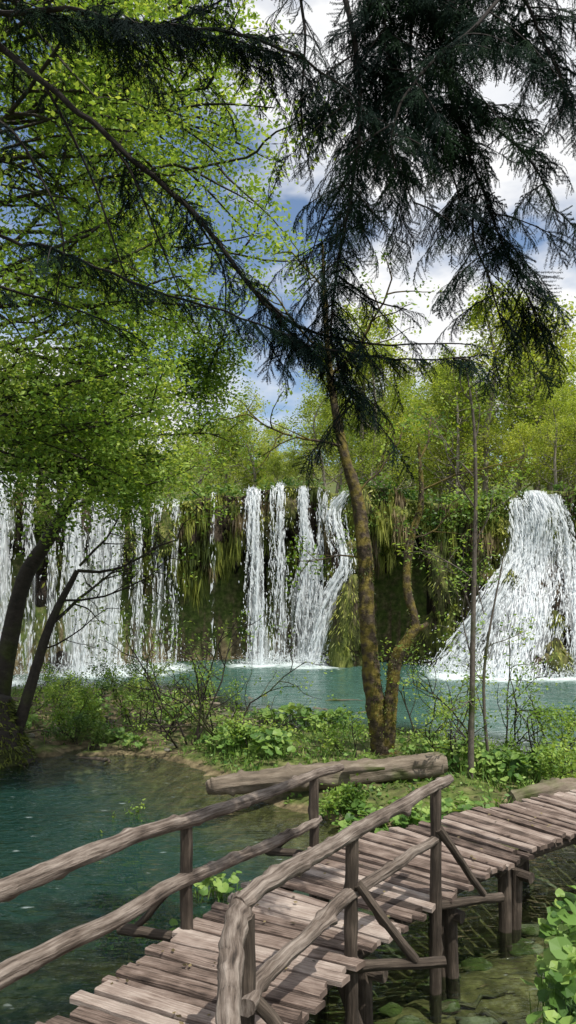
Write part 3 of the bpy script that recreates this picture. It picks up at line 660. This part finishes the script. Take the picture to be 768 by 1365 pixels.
mb = MB(); n = 36000; x = rng.uniform(-9, 10, n); y = rng.uniform(9.8, 26, n); z = gz(x, y)
k = (z > .05) & (rng.uniform(size=n) < .3+1.2*fbm(x*1.1, y*1.1, 2, 3)+.3*(x > .5)); x, y, z = x[k], y[k], z[k]; n = len(x)
hg = np.where((y < 12.9) & (x > -1.6) & (x < 2.8), .35, 1.0)
blades(mb, np.stack([x, y, z-.02], -1), np.stack([rng.normal(0, .09, n), rng.normal(0, .09, n), rng.uniform(.08, .32, n)*hg], -1), rng.uniform(.012, .03, n), 0, rng.uniform(0, 1, n))
leaves(mb, np.stack([x, y, z+rng.uniform(.02, .2, n)*hg], -1), .09, .6, 0)
n = 6000; x = rng.uniform(1.2, 9, n); y = rng.uniform(1, 7, n); z = gz(x, y); k = z > .1; x, y, z = x[k], y[k], z[k]; n = len(x)
blades(mb, np.stack([x, y, z-.02], -1), np.stack([rng.normal(0, .09, n), rng.normal(0, .09, n), rng.uniform(.08, .3, n)], -1), rng.uniform(.008, .016, n), 0, rng.uniform(0, 1, n))
mb.obj('grass', [M_butter])
mb = MB()
for k in range(160):
    x = rng.uniform(-8, 1.5); y = rng.uniform(15, 25)
    if k > 80: x = rng.uniform(-3.5, 4.5); y = 6.4+x*.6+rng.uniform(-1.8, 1.8)
    z = max(float(gz(np.array([x]), np.array([y]))[0]), -.05 if k <= 80 else -2)+.03
    a = rng.uniform(0, 6.28); L = rng.uniform(.4, 2.2); d = np.array([math.cos(a), math.sin(a)*.5, rng.uniform(-.02, .15 if k <= 80 else .03)])
    P_ = np.array([[x, y, z]])+np.linspace(0, L, 7)[:, None]*d+rng.normal(0, .02, (7, 3))
    tube(mb, P_, np.linspace(rng.uniform(.012, .07), .008, 7), 6, 0, .2, seed=k)
mb.obj('driftwood', [M_log])
mb = MB()
for k in range(210):
    if k < 175: x = rng.uniform(-4.6, 4.5); y = 6.2+x*.62+rng.uniform(-1.6, 2.8)
    else: x = rng.uniform(-7.5, -1.5); y = rng.uniform(15.6, 22)
    z = float(gz(np.array([x]), np.array([y]))[0]); r = rng.uniform(.04, .16)
    th = np.linspace(0, np.pi, 8); ph = np.linspace(0, 2*np.pi, 13); TH, PH = np.meshgrid(th, ph, indexing='ij')
    D = np.stack([np.sin(TH)*np.cos(PH), np.sin(TH)*np.sin(PH), np.cos(TH)], -1)
    R = r*(1+.7*fbm(D[..., 0]*1.5+k, D[..., 1]*1.5, D[..., 2]*1.5, 3))
    V = D*R[..., None]*[1.3, 1, .6]+[x, y, z+r*.15]
    i = (np.arange(7)*13)[:, None]; j = np.arange(12)[None]
    mb.add(V.reshape(-1, 3), np.stack([i+j, i+j+13, i+j+14, i+j+1], -1).reshape(-1, 4), smooth=True)
mb.obj('stones', [M_stone])

SX, SY = -5.95, 15.5
mb = MB(); th = np.linspace(0, 2*np.pi, 49); t = np.linspace(0, 1, 24); TT, TH = np.meshgrid(t, th, indexing='ij')
def srad(TH, TT): return (1.05-.7*TT**.7)*(1+.28*fbm(np.cos(TH)*1.6, np.sin(TH)*1.6, TT*2, 4))
rad = srad(TH, TT); rad = np.where(TT > .93, rad*(1-(TT-.93)/.07), rad)
V = np.stack([SX+rad*np.cos(TH), SY+rad*np.sin(TH)*.8, -.2+1.5*np.minimum(TT*1.05, 1)], -1)
i = (np.arange(23)*49)[:, None]; j = np.arange(48)[None]
mb.add(V.reshape(-1, 3), np.stack([i+j, i+j+1, i+j+50, i+j+49], -1).reshape(-1, 4), np.stack([TH/6.28, TT*1.7], -1).reshape(-1, 2), smooth=True)
n = 5000; a = rng.uniform(0, 6.28, n); tt = rng.uniform(0, .95, n); rr_ = srad(a, tt)
blades(mb, np.stack([SX+rr_*np.cos(a), SY+rr_*np.sin(a)*.8, -.2+1.5*tt], -1), rng.normal(0, .05, (n, 3))+np.stack([np.cos(a)*.05, np.sin(a)*.05, -.06+0*a], -1), np.full(n, .03), 1, rng.uniform(-.2, .5, n))
mb.obj('mossy_tree_stump', [M_darkbark, M_moss])

mb = MB()
C = cr([(-1.3, 12.4, .26, .10), (-1.05, 12.4, .30, .155), (-.3, 12.45, .37, .18), (.6, 12.5, .42, .20), (1.6, 12.6, .50, .19), (2.4, 12.7, .56, .19), (2.6, 12.7, .57, .13)], 110); tube(mb, C[:, :3], C[:, 3], 24, 0, .28, seed=4, knots=16)
C = cr([(.9, 12.3, .55, .07), (1.2, 12.1, .62, .05), (1.5, 12.0, .66, .02)], 8); tube(mb, C[:, :3], C[:, 3], 8, 0, .2)
mb.obj('fallen_log', [M_log])
mb = MB()
C = cr([(3.3, 11.4, .33, .12), (3.8, 11.55, .37, .18), (4.5, 11.8, .40, .18), (5.6, 12.0, .4, .19)], 60); tube(mb, C[:, :3], C[:, 3], 22, 0, .35, seed=8, knots=10)
mb.obj('fallen_log', [M_log])

# ------------------------------------------------------------------ boardwalk
Lp = [(-2.9, 2.3), (-2.1, 3.6), (-1.47, 4.8), (-1.12, 5.5), (-.77, 6.2), (-.24, 7.15), (.27, 7.9), (.95, 8.45), (1.88, 9.02), (3.84, 10.25), (6, 11.3), (9, 12.4)]
Rp = [(-1.7, 1.7), (-.85, 3.0), (-.25, 4.2), (.09, 4.9), (.45, 5.58), (.95, 6.3), (1.46, 6.93), (1.98, 7.46), (2.62, 8.05), (4.4, 9.3), (6.5, 10.2), (9.3, 11.2)]
Ld = cr(Lp, 900); Rd = cr(Rp, 900)
Mid = (Ld+Rd)/2; arc = np.concatenate([[0], np.cumsum(np.linalg.norm(np.diff(Mid, axis=0), axis=1))])
def at(D, s): return np.array([np.interp(s, arc, D[:, 0]), np.interp(s, arc, D[:, 1])])
board = empty('wooden_boardwalk')
mb = MB(); s = .02; k = 0
while s < arc[-1]-.2:
    wd_ = .122*rng.uniform(.72, 1.25); g = rng.uniform(.012, .030)
    e1, e2 = rng.normal(0, .035, 2); th = .045; zz = .8+rng.normal(0, .008); tilt = rng.normal(0, .007)
    l0, l1 = at(Ld, s), at(Ld, s+wd_-g); r0, r1 = at(Rd, s), at(Rd, s+wd_-g)
    dv = nrm(r0-l0)
    l0 = l0-dv*(.04+e1); l1 = l1-dv*(.04+e1+rng.normal(0, .014)); r0 = r0+dv*(.04+e2); r1 = r1+dv*(.04+e2+rng.normal(0, .014))
    sk_ = rng.normal(0, .008, 2); adk = nrm(l1-l0); l0 = l0+adk*sk_[0]; l1 = l1+adk*sk_[0]; r0 = r0+adk*sk_[1]; r1 = r1+adk*sk_[1]
    nu = 18; u = np.linspace(0, 1, nu)[:, None]
    A = l0*(1-u)+r0*u; B = l1*(1-u)+r1*u; adv = nrm(B-A)
    wob = (.013*fbm(u[:, 0]*8, k*3.1, 0, 2))[:, None]; wob2 = (.013*fbm(u[:, 0]*8, k*3.1+9, 0, 2))[:, None]
    A = A+adv*wob; B = B+adv*wob2
    z = zz+tilt*u[:, 0]+.009*vn(u[:, 0]*3, k*1.7, 5)
    bv = .010
    prof = [(A, z-th), (A, z-bv), (A+adv*bv, z), (B-adv*bv, z+tilt), (B, z-bv+tilt), (B, z-th+tilt)]
    V = np.stack([np.column_stack([q, zq]) for q, zq in prof], 1)
    i = (np.arange(nu-1)*6)[:, None]; j = np.arange(6)[None]
    F = np.stack([i+j, i+6+j, i+6+(j+1) % 6, i+(j+1) % 6], -1).reshape(-1, 4)
    wv = np.array([-.05, 0, .01, wd_-.01, wd_, wd_+.05])
    UV = np.stack([np.broadcast_to(u*1.4+k*3.3, (nu, 6)), np.broadcast_to(wv[None]+k*.37, (nu, 6))], -1).reshape(-1, 2)
    tn = float(np.clip(rng.normal(.45, .45), -.5, 1.35))
    mb.add(V.reshape(-1, 3), F[:, ::-1], UV, tn, 0, False)
    mb.add(V[0], [[0, 1, 2, 3, 4, 5]], None, tn-.3, 0); mb.add(V[-1], [[5, 4, 3, 2, 1, 0]], None, tn-.3, 0)
    s += wd_; k += 1
# a scatter of fallen leaves on the planks
mb.obj('planks', [M_plank], board)
mb = MB()
for off, D in ((.14, Ld), (.14, Rd)):
    P_ = D+nrm((Mid-D))*off; P_ = P_[::18]; tube(mb, np.column_stack([P_, np.full(len(P_), .675)]), .065, 9, 0, .12, seed=off)
def log3(mb, a, b, r0, r1=None, seg=16, rough=.2, sides=14, tint=.5):
    a = np.array(a, float); b = np.array(b, float); t = np.linspace(0, 1, seg)[:, None]
    P_ = a*(1-t)+b*t; sd = rng.uniform(0, 50)
    P_ += .008*np.stack([vn(t[:, 0]*4, sd, 1), vn(t[:, 0]*4, sd, 3), vn(t[:, 0]*4, sd, 7)], -1)
    tube(mb, P_, np.linspace(r0, r1 or r0, seg), sides, 0, rough, tint, seed=sd, knots=3)
for s0 in np.arange(.5, arc[-1], 1.45):
    l = at(Ld, s0); r = at(Rd, s0); v = nrm(r-l); l2 = l-v*.10; r2 = r+v*.10
    log3(mb, (*l2, .555), (*r2, .555), .055)
    for q, w_ in ((l+v*.1, -1), (r-v*.08, 1)):
        log3(mb, (q[0]+rng.normal(0, .02), q[1], -1.3), (q[0], q[1], .60), .06, .065)
mb.obj('piles_and_beams', [M_post], board)
mb = MB()
for a, b, r in (((.95, 5.72, -1), (.35, 5.7, .7), .05), ((1.5, 6.95, -1), (1.46, 6.95, .75), .06), ((2.22, 7.85, -1), (2.2, 7.85, .72), .065), ((2.1, 7.8, .62), (2.42, 8.1, .62), .06)):
    log3(mb, a, b, r)
mb.obj('bracing', [M_post], board)
mb = MB(); n = 160; ss = rng.uniform(1.5, arc[-1]-1, n); uu = rng.uniform(.04, .96, n)
pl = np.array([at(Ld, a)*(1-b)+at(Rd, a)*b for a, b in zip(ss, uu)])
leaves(mb, np.column_stack([pl, np.full(n, .824)]), .045, .12, 0, rng.uniform(0, 1, n)); mb.obj('fallen_leaves', [M_dry])

def railing(posts, braces, beams, rails):
    e = empty('wooden_railing')
    mb = MB()
    for a, b, r in posts: log3(mb, a, b, r, r*.93, seg=30)
    for a, b, r in beams: log3(mb, a, b, r, r*.9)
    for a, b, r in braces: log3(mb, a, b, r, r*.9)
    mb.obj('posts_and_braces', [M_post], e)
    mb = MB()
    for P_, sd in rails:
        C = cr(P_, 22*len(P_)); C[:, :3] += .008*np.stack([vn(np.arange(len(C))*.12, sd, i*5) for i in range(3)], -1)
        tube(mb, C[:, :3], C[:, 3], 24, 0, .2, seed=sd, knots=int(4*len(P_)))
    mb.obj('rails', [M_rail], e)
railing([((-.80, 6.1, -.3), (-.80, 6.1, 1.67), .053), ((.27, 8.0, -.2), (.27, 8.0, 1.54), .053), ((-2.15, 3.7, -.3), (-2.15, 3.7, 1.7), .055)],
        [((-.82, 6.12, 1.22), (-1.22, 6.2, .76), .03), ((.24, 8.02, 1.05), (-.12, 8.1, .76), .03)],
        [((-1.36, 6.22, .74), (-.7, 6.05, .735), .045), ((-.24, 8.12, .72), (.35, 7.95, .72), .045)],
        [([(-2.6, 2.9, 1.74, .066), (-2.1, 3.78, 1.73, .064), (-1.69, 4.5, 1.71, .062), (-1.22, 5.35, 1.705, .058), (-.8, 6.08, 1.66, .054), (-.25, 7.0, 1.60, .05), (.27, 7.98, 1.55, .046), (.58, 8.5, 1.50, .04)], 1),
         ([(-2.6, 2.85, 1.2, .066), (-2.1, 3.7, 1.21, .066), (-1.66, 4.45, 1.245, .064), (-1.2, 5.25, 1.22, .058), (-.8, 6.05, 1.20, .054), (-.25, 6.95, 1.13, .048), (.1, 7.6, 1.09, .044), (.32, 8.05, 1.07, .038)], 2)])
railing([((-.24, 4.42, .2), (-.24, 4.42, 1.62), .055), ((.46, 5.64, -.8), (.46, 5.64, 1.68), .052), ((1.26, 6.66, -.9), (1.27, 6.66, 1.76), .053)],
        [((.5, 5.6, 1.34), (.93, 5.66, .76), .034), ((1.29, 6.62, 1.42), (1.72, 6.82, .78), .034), ((-.2, 4.38, 1.16), (.16, 4.40, .74), .04)],
        [((.3, 5.6, .735), (1.16, 5.69, .725), .042), ((1.12, 6.62, .73), (1.9, 6.88, .73), .042), ((-.3, 4.38, .735), (.4, 4.44, .73), .043)],
        [([(-.24, 2.9, 1.60, .052), (-.26, 3.4, 1.63, .056), (-.285, 3.9, 1.65, .062), (-.285, 4.25, 1.655, .066), (-.27, 4.5, 1.66, .062)], 6),
         ([(-.28, 4.38, 1.69, .05), (-.1, 4.72, 1.70, .056), (.1, 5.06, 1.69, .055), (.47, 5.62, 1.705, .052), (.86, 6.13, 1.735, .050), (1.26, 6.63, 1.775, .047), (1.45, 6.9, 1.78, .04)], 3),
         ([(-.24, 4.3, 1.14, .052), (-.15, 4.62, 1.16, .052), (.12, 5.05, 1.20, .05), (.45, 5.6, 1.26, .047), (.82, 6.1, 1.27, .042), (1.05, 6.38, 1.31, .038), (1.27, 6.64, 1.32, .034)], 4)])
print('T setting', time.time()-T0)

# ------------------------------------------------------------------ foreground fir
def spray_proto(seed):
    r = np.random.default_rng(seed); segs = []
    L = .40; n = 12
    main = np.array([[L*t, .02*math.sin(t*4+seed), -.12*t*t] for t in np.linspace(0, 1, n)])
    segs.append(main)
    for k in range(15):
        t = .05+.92*k/15; p = np.array([L*t, .02*math.sin(t*4+seed), -.12*t*t]); sgn = 1 if k % 2 else -1
        l = (.19*(1-t)+.05)*r.uniform(.55, 1.3); a = r.uniform(.5, 1.0)
        tt = np.linspace(0, 1, 5)[:, None]
        sub = p+tt*np.array([math.cos(a)*l, sgn*math.sin(a)*l, 0])+np.array([0, 0, -1])*(.06+.4*l)*tt**2*.8+np.array([0, 0, 1])*r.normal(0, .025)*tt
        segs.append(sub)
    B, Tn, Sd = [], [], []
    for s_ in segs:
        ll = np.linalg.norm(s_[-1]-s_[0]); m_ = max(5, int(ll/.009)); q = cr(s_, m_); d = nrm(np.gradient(q, axis=0))
        y = nrm(np.cross(d, [0, 0, 1.]))
        for sg in (1, -1):
            ax = d*.6+sg*y+np.array([0, 0, -.15]); ax = nrm(ax+r.normal(0, .28, ax.shape))*(.022*r.uniform(.6, 1.2, (m_, 1)))
            B.append(q); Tn.append(ax); Sd.append(np.cross(nrm(ax), [0, 0, 1.])+r.normal(0, .4, ax.shape))
    B = np.concatenate(B); A = np.concatenate(Tn); W = nrm(np.concatenate(Sd))*.0047
    V = np.stack([B-W, B+W, B+A], 1)
    return V.reshape(-1, 3), segs
PR = [spray_proto(s_) for s_ in range(8)]
mbN = MB(); mbW = MB(); NS = [0]; TWB = []
def put_spray(p, d, s_, tint):
    NS[0] += 1
    d = nrm(d); up = np.array([rng.normal(0, .4), rng.normal(0, .4), 1.]); y = nrm(np.cross(up, d)); z = np.cross(d, y)
    R = np.stack([d, y, z], 1)*s_
    V, segs = PR[rng.integers(0, 8)]
    mbN.add(V@R.T+p, np.arange(len(V)).reshape(-1, 3), None, tint, 0, False)
    q = segs[0][::3]@R.T+p
    for a, b in zip(q[:-1], q[1:]): TWB.append((a, b-a))
def bough(path, r0=.022, dens=1., scale=1., sub=.0, start=0.0):
    P_ = np.array(path, float); Lg = np.sum(np.linalg.norm(np.diff(P_, axis=0), axis=1)); n = max(10, int(Lg/.06)); C = cr(P_, n)
    C = C+.014*np.stack([vn(np.arange(n)*.3, i*7.+P_[0, 0]*5, 0) for i in range(3)], -1)
    tube(mbW, C, np.linspace(r0, .004, n), 6, 0, .1)
    T = nrm(np.gradient(C, axis=0)); m_ = int(Lg/.062*dens)
    for k in range(m_):
        f = start+(1-start)*(k+rng.uniform())/m_; i = min(int(f*(n-1)), n-2); p = C[i]+(C[i+1]-C[i])*rng.uniform()
        sgn = 1 if k % 2 else -1
        if abs(T[i, 2]) > .55:
            side = np.array([rng.uniform(.5, 1), rng.uniform(-.8, .8), 0]); side /= np.linalg.norm(side); tw = rng.uniform(.15, .6)
        else:
            side = nrm(np.cross(T[i], [0, 0, 1.])); tw = rng.uniform(.4, 1.)
        if rng.uniform() < sub*(1-.5*f):
            d = nrm(T[i]*tw+side*sgn*rng.uniform(.5, 1)+np.array([0, 0, -rng.uniform(-.1, .35)])); l = rng.uniform(.25, .6)
            t = np.linspace(0, 1, 7)[:, None]; Q = p+d*l*t+np.array([0, 0, -.25])*l*t**2
            tube(mbW, Q, np.linspace(.006, .002, 7), 4, 0)
            for j in range(6):
                q = Q[j]; sg = 1 if j % 2 else -1; dd = nrm(Q[j+1]-Q[j]); sd_ = nrm(np.cross(dd, [0, 0, 1.]))
                put_spray(q, dd*.8+sd_*sg*.7+np.array([0, 0, -rng.uniform(.0, .5)]), scale*rng.uniform(.4, .75), rng.uniform(0, 1))
            put_spray(Q[-1], Q[-1]-Q[-2], scale*.65, rng.uniform(0, 1))
        else:
            d = T[i]*tw+side*sgn*rng.uniform(.4, 1)+np.array([0, 0, -rng.uniform(.0, .5)])
            put_spray(p, d, scale*rng.uniform(.45, 1.0)*(1.1-.45*f), rng.uniform(0, 1))
    put_spray(C[-1], T[-1], scale*.6, .5)
TK = (-2.9, .8)
bough([(TK[0], TK[1], 7.2), (-2.4, 3.4, 7.3), (-1.96, 5, 7.09), (-1.57, 5, 6.75), (-1.13, 5, 6.36), (-.65, 5.05, 5.97), (-.26, 5.1, 5.49), (0, 5.1, 5.19), (.10, 5.1, 5.08), (.47, 5.1, 5.02), (.85, 5.1, 4.99), (1.24, 5.1, 5.02)], .028, .7, .85, .05, start=.38)
bough([(-.2, 5.1, 5.42), (.1, 5.3, 5.26), (.45, 5.4, 5.22), (.8, 5.4, 5.18), (1.25, 5.3, 5.15)], .012, .9, .7, .08)
bough([(TK[0], TK[1], 7.0), (-2.2, 3.2, 7.1), (-1.85, 4.5, 6.94), (-1.33, 4.5, 6.85), (-.8, 4.5, 6.76), (-.24, 4.5, 6.70), (.29, 4.6, 6.5), (.5, 4.6, 6.25)], .024, .6, .75, .15, start=.35)
bough([(TK[0], TK[1], 7.6), (-2.3, 3.6, 7.5), (-1.8, 4.9, 7.25), (-1.1, 5.1, 7.2), (-.5, 5.2, 7.18), (.0, 5.2, 7.05)], .026, 1.0, .85, .25, start=.4)
bough([(-1.96, 5, 6.56), (-1.75, 5, 6.4), (-1.62, 5, 6.17), (-1.46, 5, 5.75), (-1.5, 5, 5.35)], .014, .7, .8, .02)
bough([(TK[0], TK[1], 6.1), (-2.4, 3.5, 6.1), (-1.96, 5, 5.83), (-1.47, 5, 5.66), (-.89, 5, 5.42), (-.26, 5, 5.22), (.02, 5, 5.1)], .016, .65, .75, .05, start=.4)
bough([(-1.13, 5, 6.36), (-.95, 5, 6.05), (-.8, 5, 5.68), (-.66, 5, 5.3)], .010, .8, .75, .06)
bough([(-1.57, 5, 6.75), (-1.3, 5.2, 6.2), (-1.15, 5.2, 5.75), (-1.05, 5.2, 5.45)], .010, .7, .75, .0)
bough([(-.65, 5.05, 5.97), (-.45, 5.2, 5.65), (-.42, 5.3, 5.35)], .008, .8, .7, .05)
bough([(-2.1, 5, 5.45), (-1.8, 5, 5.42), (-1.4, 5, 5.28), (-1.05, 5, 5.15)], .012, .9, .7, .08)
# hanging masses centre / right
bough([(TK[0], TK[1], 9.0), (-1.2, 3, 9.2), (0, 4.6, 8.4), (.33, 5.2, 7.73), (.48, 5.2, 6.83), (.43, 5.2, 6.17), (.33, 5.2, 5.62), (.30, 5.2, 5.15), (.44, 5.2, 4.72)], .03, 1.1, .8, .24, start=.45)
bough([(0, 4.6, 8.4), (.6, 5.3, 8.3), (.94, 5.5, 7.98), (1.15, 5.5, 7.02), (1.36, 5.5, 6.37), (1.60, 5.5, 5.78), (1.80, 5.5, 5.3)], .024, 1.5, .9, .45, start=.15)
bough([(.6, 5.3, 8.3), (1.3, 5.2, 7.9), (1.55, 5.1, 7.4), (1.70, 5, 6.9), (1.83, 5, 6.6)], .018, 1.6, .9, .5)
bough([(.33, 5.2, 8.2), (.1, 5.5, 7.9), (.12, 5.5, 7.34), (.1, 5.5, 6.9), (.14, 5.5, 6.5)], .016, 1.1, .75, .3)
bough([(1.55, 5.1, 7.6), (1.2, 4.8, 7.0), (.8, 4.7, 6.6), (.62, 4.6, 6.2), (.66, 4.6, 5.95)], .014, 1.3, .85, .35)
bough([(.94, 5.5, 7.9), (.85, 5.4, 7.2), (.95, 5.3, 6.7), (1.0, 5.3, 6.4)], .014, 1.6, .9, .45)
bough([(1.15, 5.5, 7.0), (1.45, 5.4, 6.7), (1.7, 5.3, 6.35), (1.85, 5.3, 6.0)], .012, 1.3, .85, .25)
bough([(1.36, 5.5, 6.4), (1.3, 5.4, 5.95), (1.42, 5.4, 5.55), (1.52, 5.4, 5.3)], .010, 1.4, .85, .35)
bough([(.48, 5.2, 7.0), (.7, 5.3, 6.95), (1.1, 5.4, 6.85), (1.5, 5.3, 6.8)], .012, 1.6, .9, .45)
bough([(.9, 5.2, 8.2), (.7, 5.2, 7.6), (.65, 5.2, 7.2), (.7, 5.2, 6.9)], .012, 1.6, .9, .45)
bough([(.9, 5.4, 6.8), (1.1, 5.4, 6.5), (1.2, 5.4, 6.15), (1.15, 5.4, 5.9)], .009, 1.4, .75, .25)
bough([(.5, 5.2, 7.6), (.9, 5.3, 7.45), (1.3, 5.3, 7.3), (1.7, 5.2, 7.3)], .012, 1.6, .9, .45)
bough([(.43, 5.2, 6.3), (.22, 5.2, 5.95), (.14, 5.2, 5.65)], .008, 1.0, .7, .08)
bough([(.43, 5.2, 6.5), (.7, 5.2, 6.3), (.85, 5.2, 6.05)], .008, 1.2, .75, .15)
bough([(.0, 4.9, 7.6), (-.35, 5, 7.35), (-.8, 5, 7.15)], .010, 1.0, .8, .2)
bough([(.33, 5.2, 5.6), (.55, 5.2, 5.42), (.8, 5.2, 5.35)], .008, 1.0, .7, .08)
A = np.array(TWB); blades(mbW, A[:, 0], A[:, 1]*1.05, .006, 0, .5, mid=.5)
print('sprays', NS[0], 'T', time.time()-T0)
fir = empty('fir_tree')
C = cr([(TK[0]-.1, TK[1], .8, .3), (TK[0], TK[1], 4, .24), (TK[0], TK[1], 9, .16), (TK[0], TK[1], 14, .04)], 30); mbT = MB(); tube(mbT, C[:, :3], C[:, 3], 14, 0, .1)
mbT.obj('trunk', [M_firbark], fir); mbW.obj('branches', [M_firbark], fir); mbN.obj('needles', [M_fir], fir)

# ------------------------------------------------------------------ light, sky, camera
to_sun = np.array([.30, -.34, .89]); to_sun /= np.linalg.norm(to_sun)
el = math.asin(to_sun[2]); az = math.atan2(to_sun[0], to_sun[1])
sl = bpy.data.lights.new('sun', 'SUN'); sl.energy = 5.0; sl.angle = math.radians(.5); sl.color = (1, .96, .88)
so = bpy.data.objects.new('sun', sl); COL.objects.link(so)
so.rotation_euler = Vector(to_sun).to_track_quat('Z', 'Y').to_euler(); so.location = (20, -20, 40)
W = bpy.data.worlds.new('World'); S.world = W; W.use_nodes = True
nt = W.node_tree; ns = nt.nodes; ln = nt.links; ns.clear()
sk = ns.new('ShaderNodeTexSky'); sk.sky_type = 'NISHITA'; sk.sun_disc = False; sk.sun_elevation = el; sk.sun_rotation = az
bg = ns.new('ShaderNodeBackground'); bg.inputs[1].default_value = .15; ln.new(sk.outputs[0], bg.inputs[0])
tc = ns.new('ShaderNodeTexCoord'); mp = ns.new('ShaderNodeMapping'); mp.inputs['Scale'].default_value = (1, 1, 2.2); mp.inputs['Location'].default_value = (.3, .2, .1)
ln.new(tc.outputs['Generated'], mp.inputs[0])
no = ns.new('ShaderNodeTexNoise'); no.inputs['Scale'].default_value = 2.6; no.inputs['Detail'].default_value = 6; no.inputs['Roughness'].default_value = .55; ln.new(mp.outputs[0], no.inputs['Vector'])
r = ramp(ns, [(.42, (0, 0, 0)), (.54, (1, 1, 1))]); ln.new(no.outputs['Fac'], r.inputs[0])
cr2 = ramp(ns, [(.52, (1, 1, 1)), (.74, (.80, .83, .88))]); ln.new(no.outputs['Fac'], cr2.inputs[0])
b2 = ns.new('ShaderNodeBackground'); b2.inputs[1].default_value = 1.05; ln.new(cr2.outputs[0], b2.inputs[0])
mx = ns.new('ShaderNodeMixShader'); ln.new(r.outputs[0], mx.inputs[0]); ln.new(bg.outputs[0], mx.inputs[1]); ln.new(b2.outputs[0], mx.inputs[2])
o = ns.new('ShaderNodeOutputWorld'); ln.new(mx.outputs[0], o.inputs[0])

cd = bpy.data.cameras.new('camera'); cam = bpy.data.objects.new('camera', cd); COL.objects.link(cam)
cam.location = (0, 0, 3.5); cam.rotation_euler = (math.radians(90), 0, 0)
cd.sensor_fit = 'VERTICAL'; cd.sensor_height = 24; cd.lens = 24*1031/1365; cd.shift_y = 98/1365; cd.clip_end = 2000; cd.clip_start = .05
S.camera = cam
S.view_settings.view_transform = 'Standard'; S.view_settings.look = 'None'; S.view_settings.exposure = 0
print('T end', time.time()-T0)
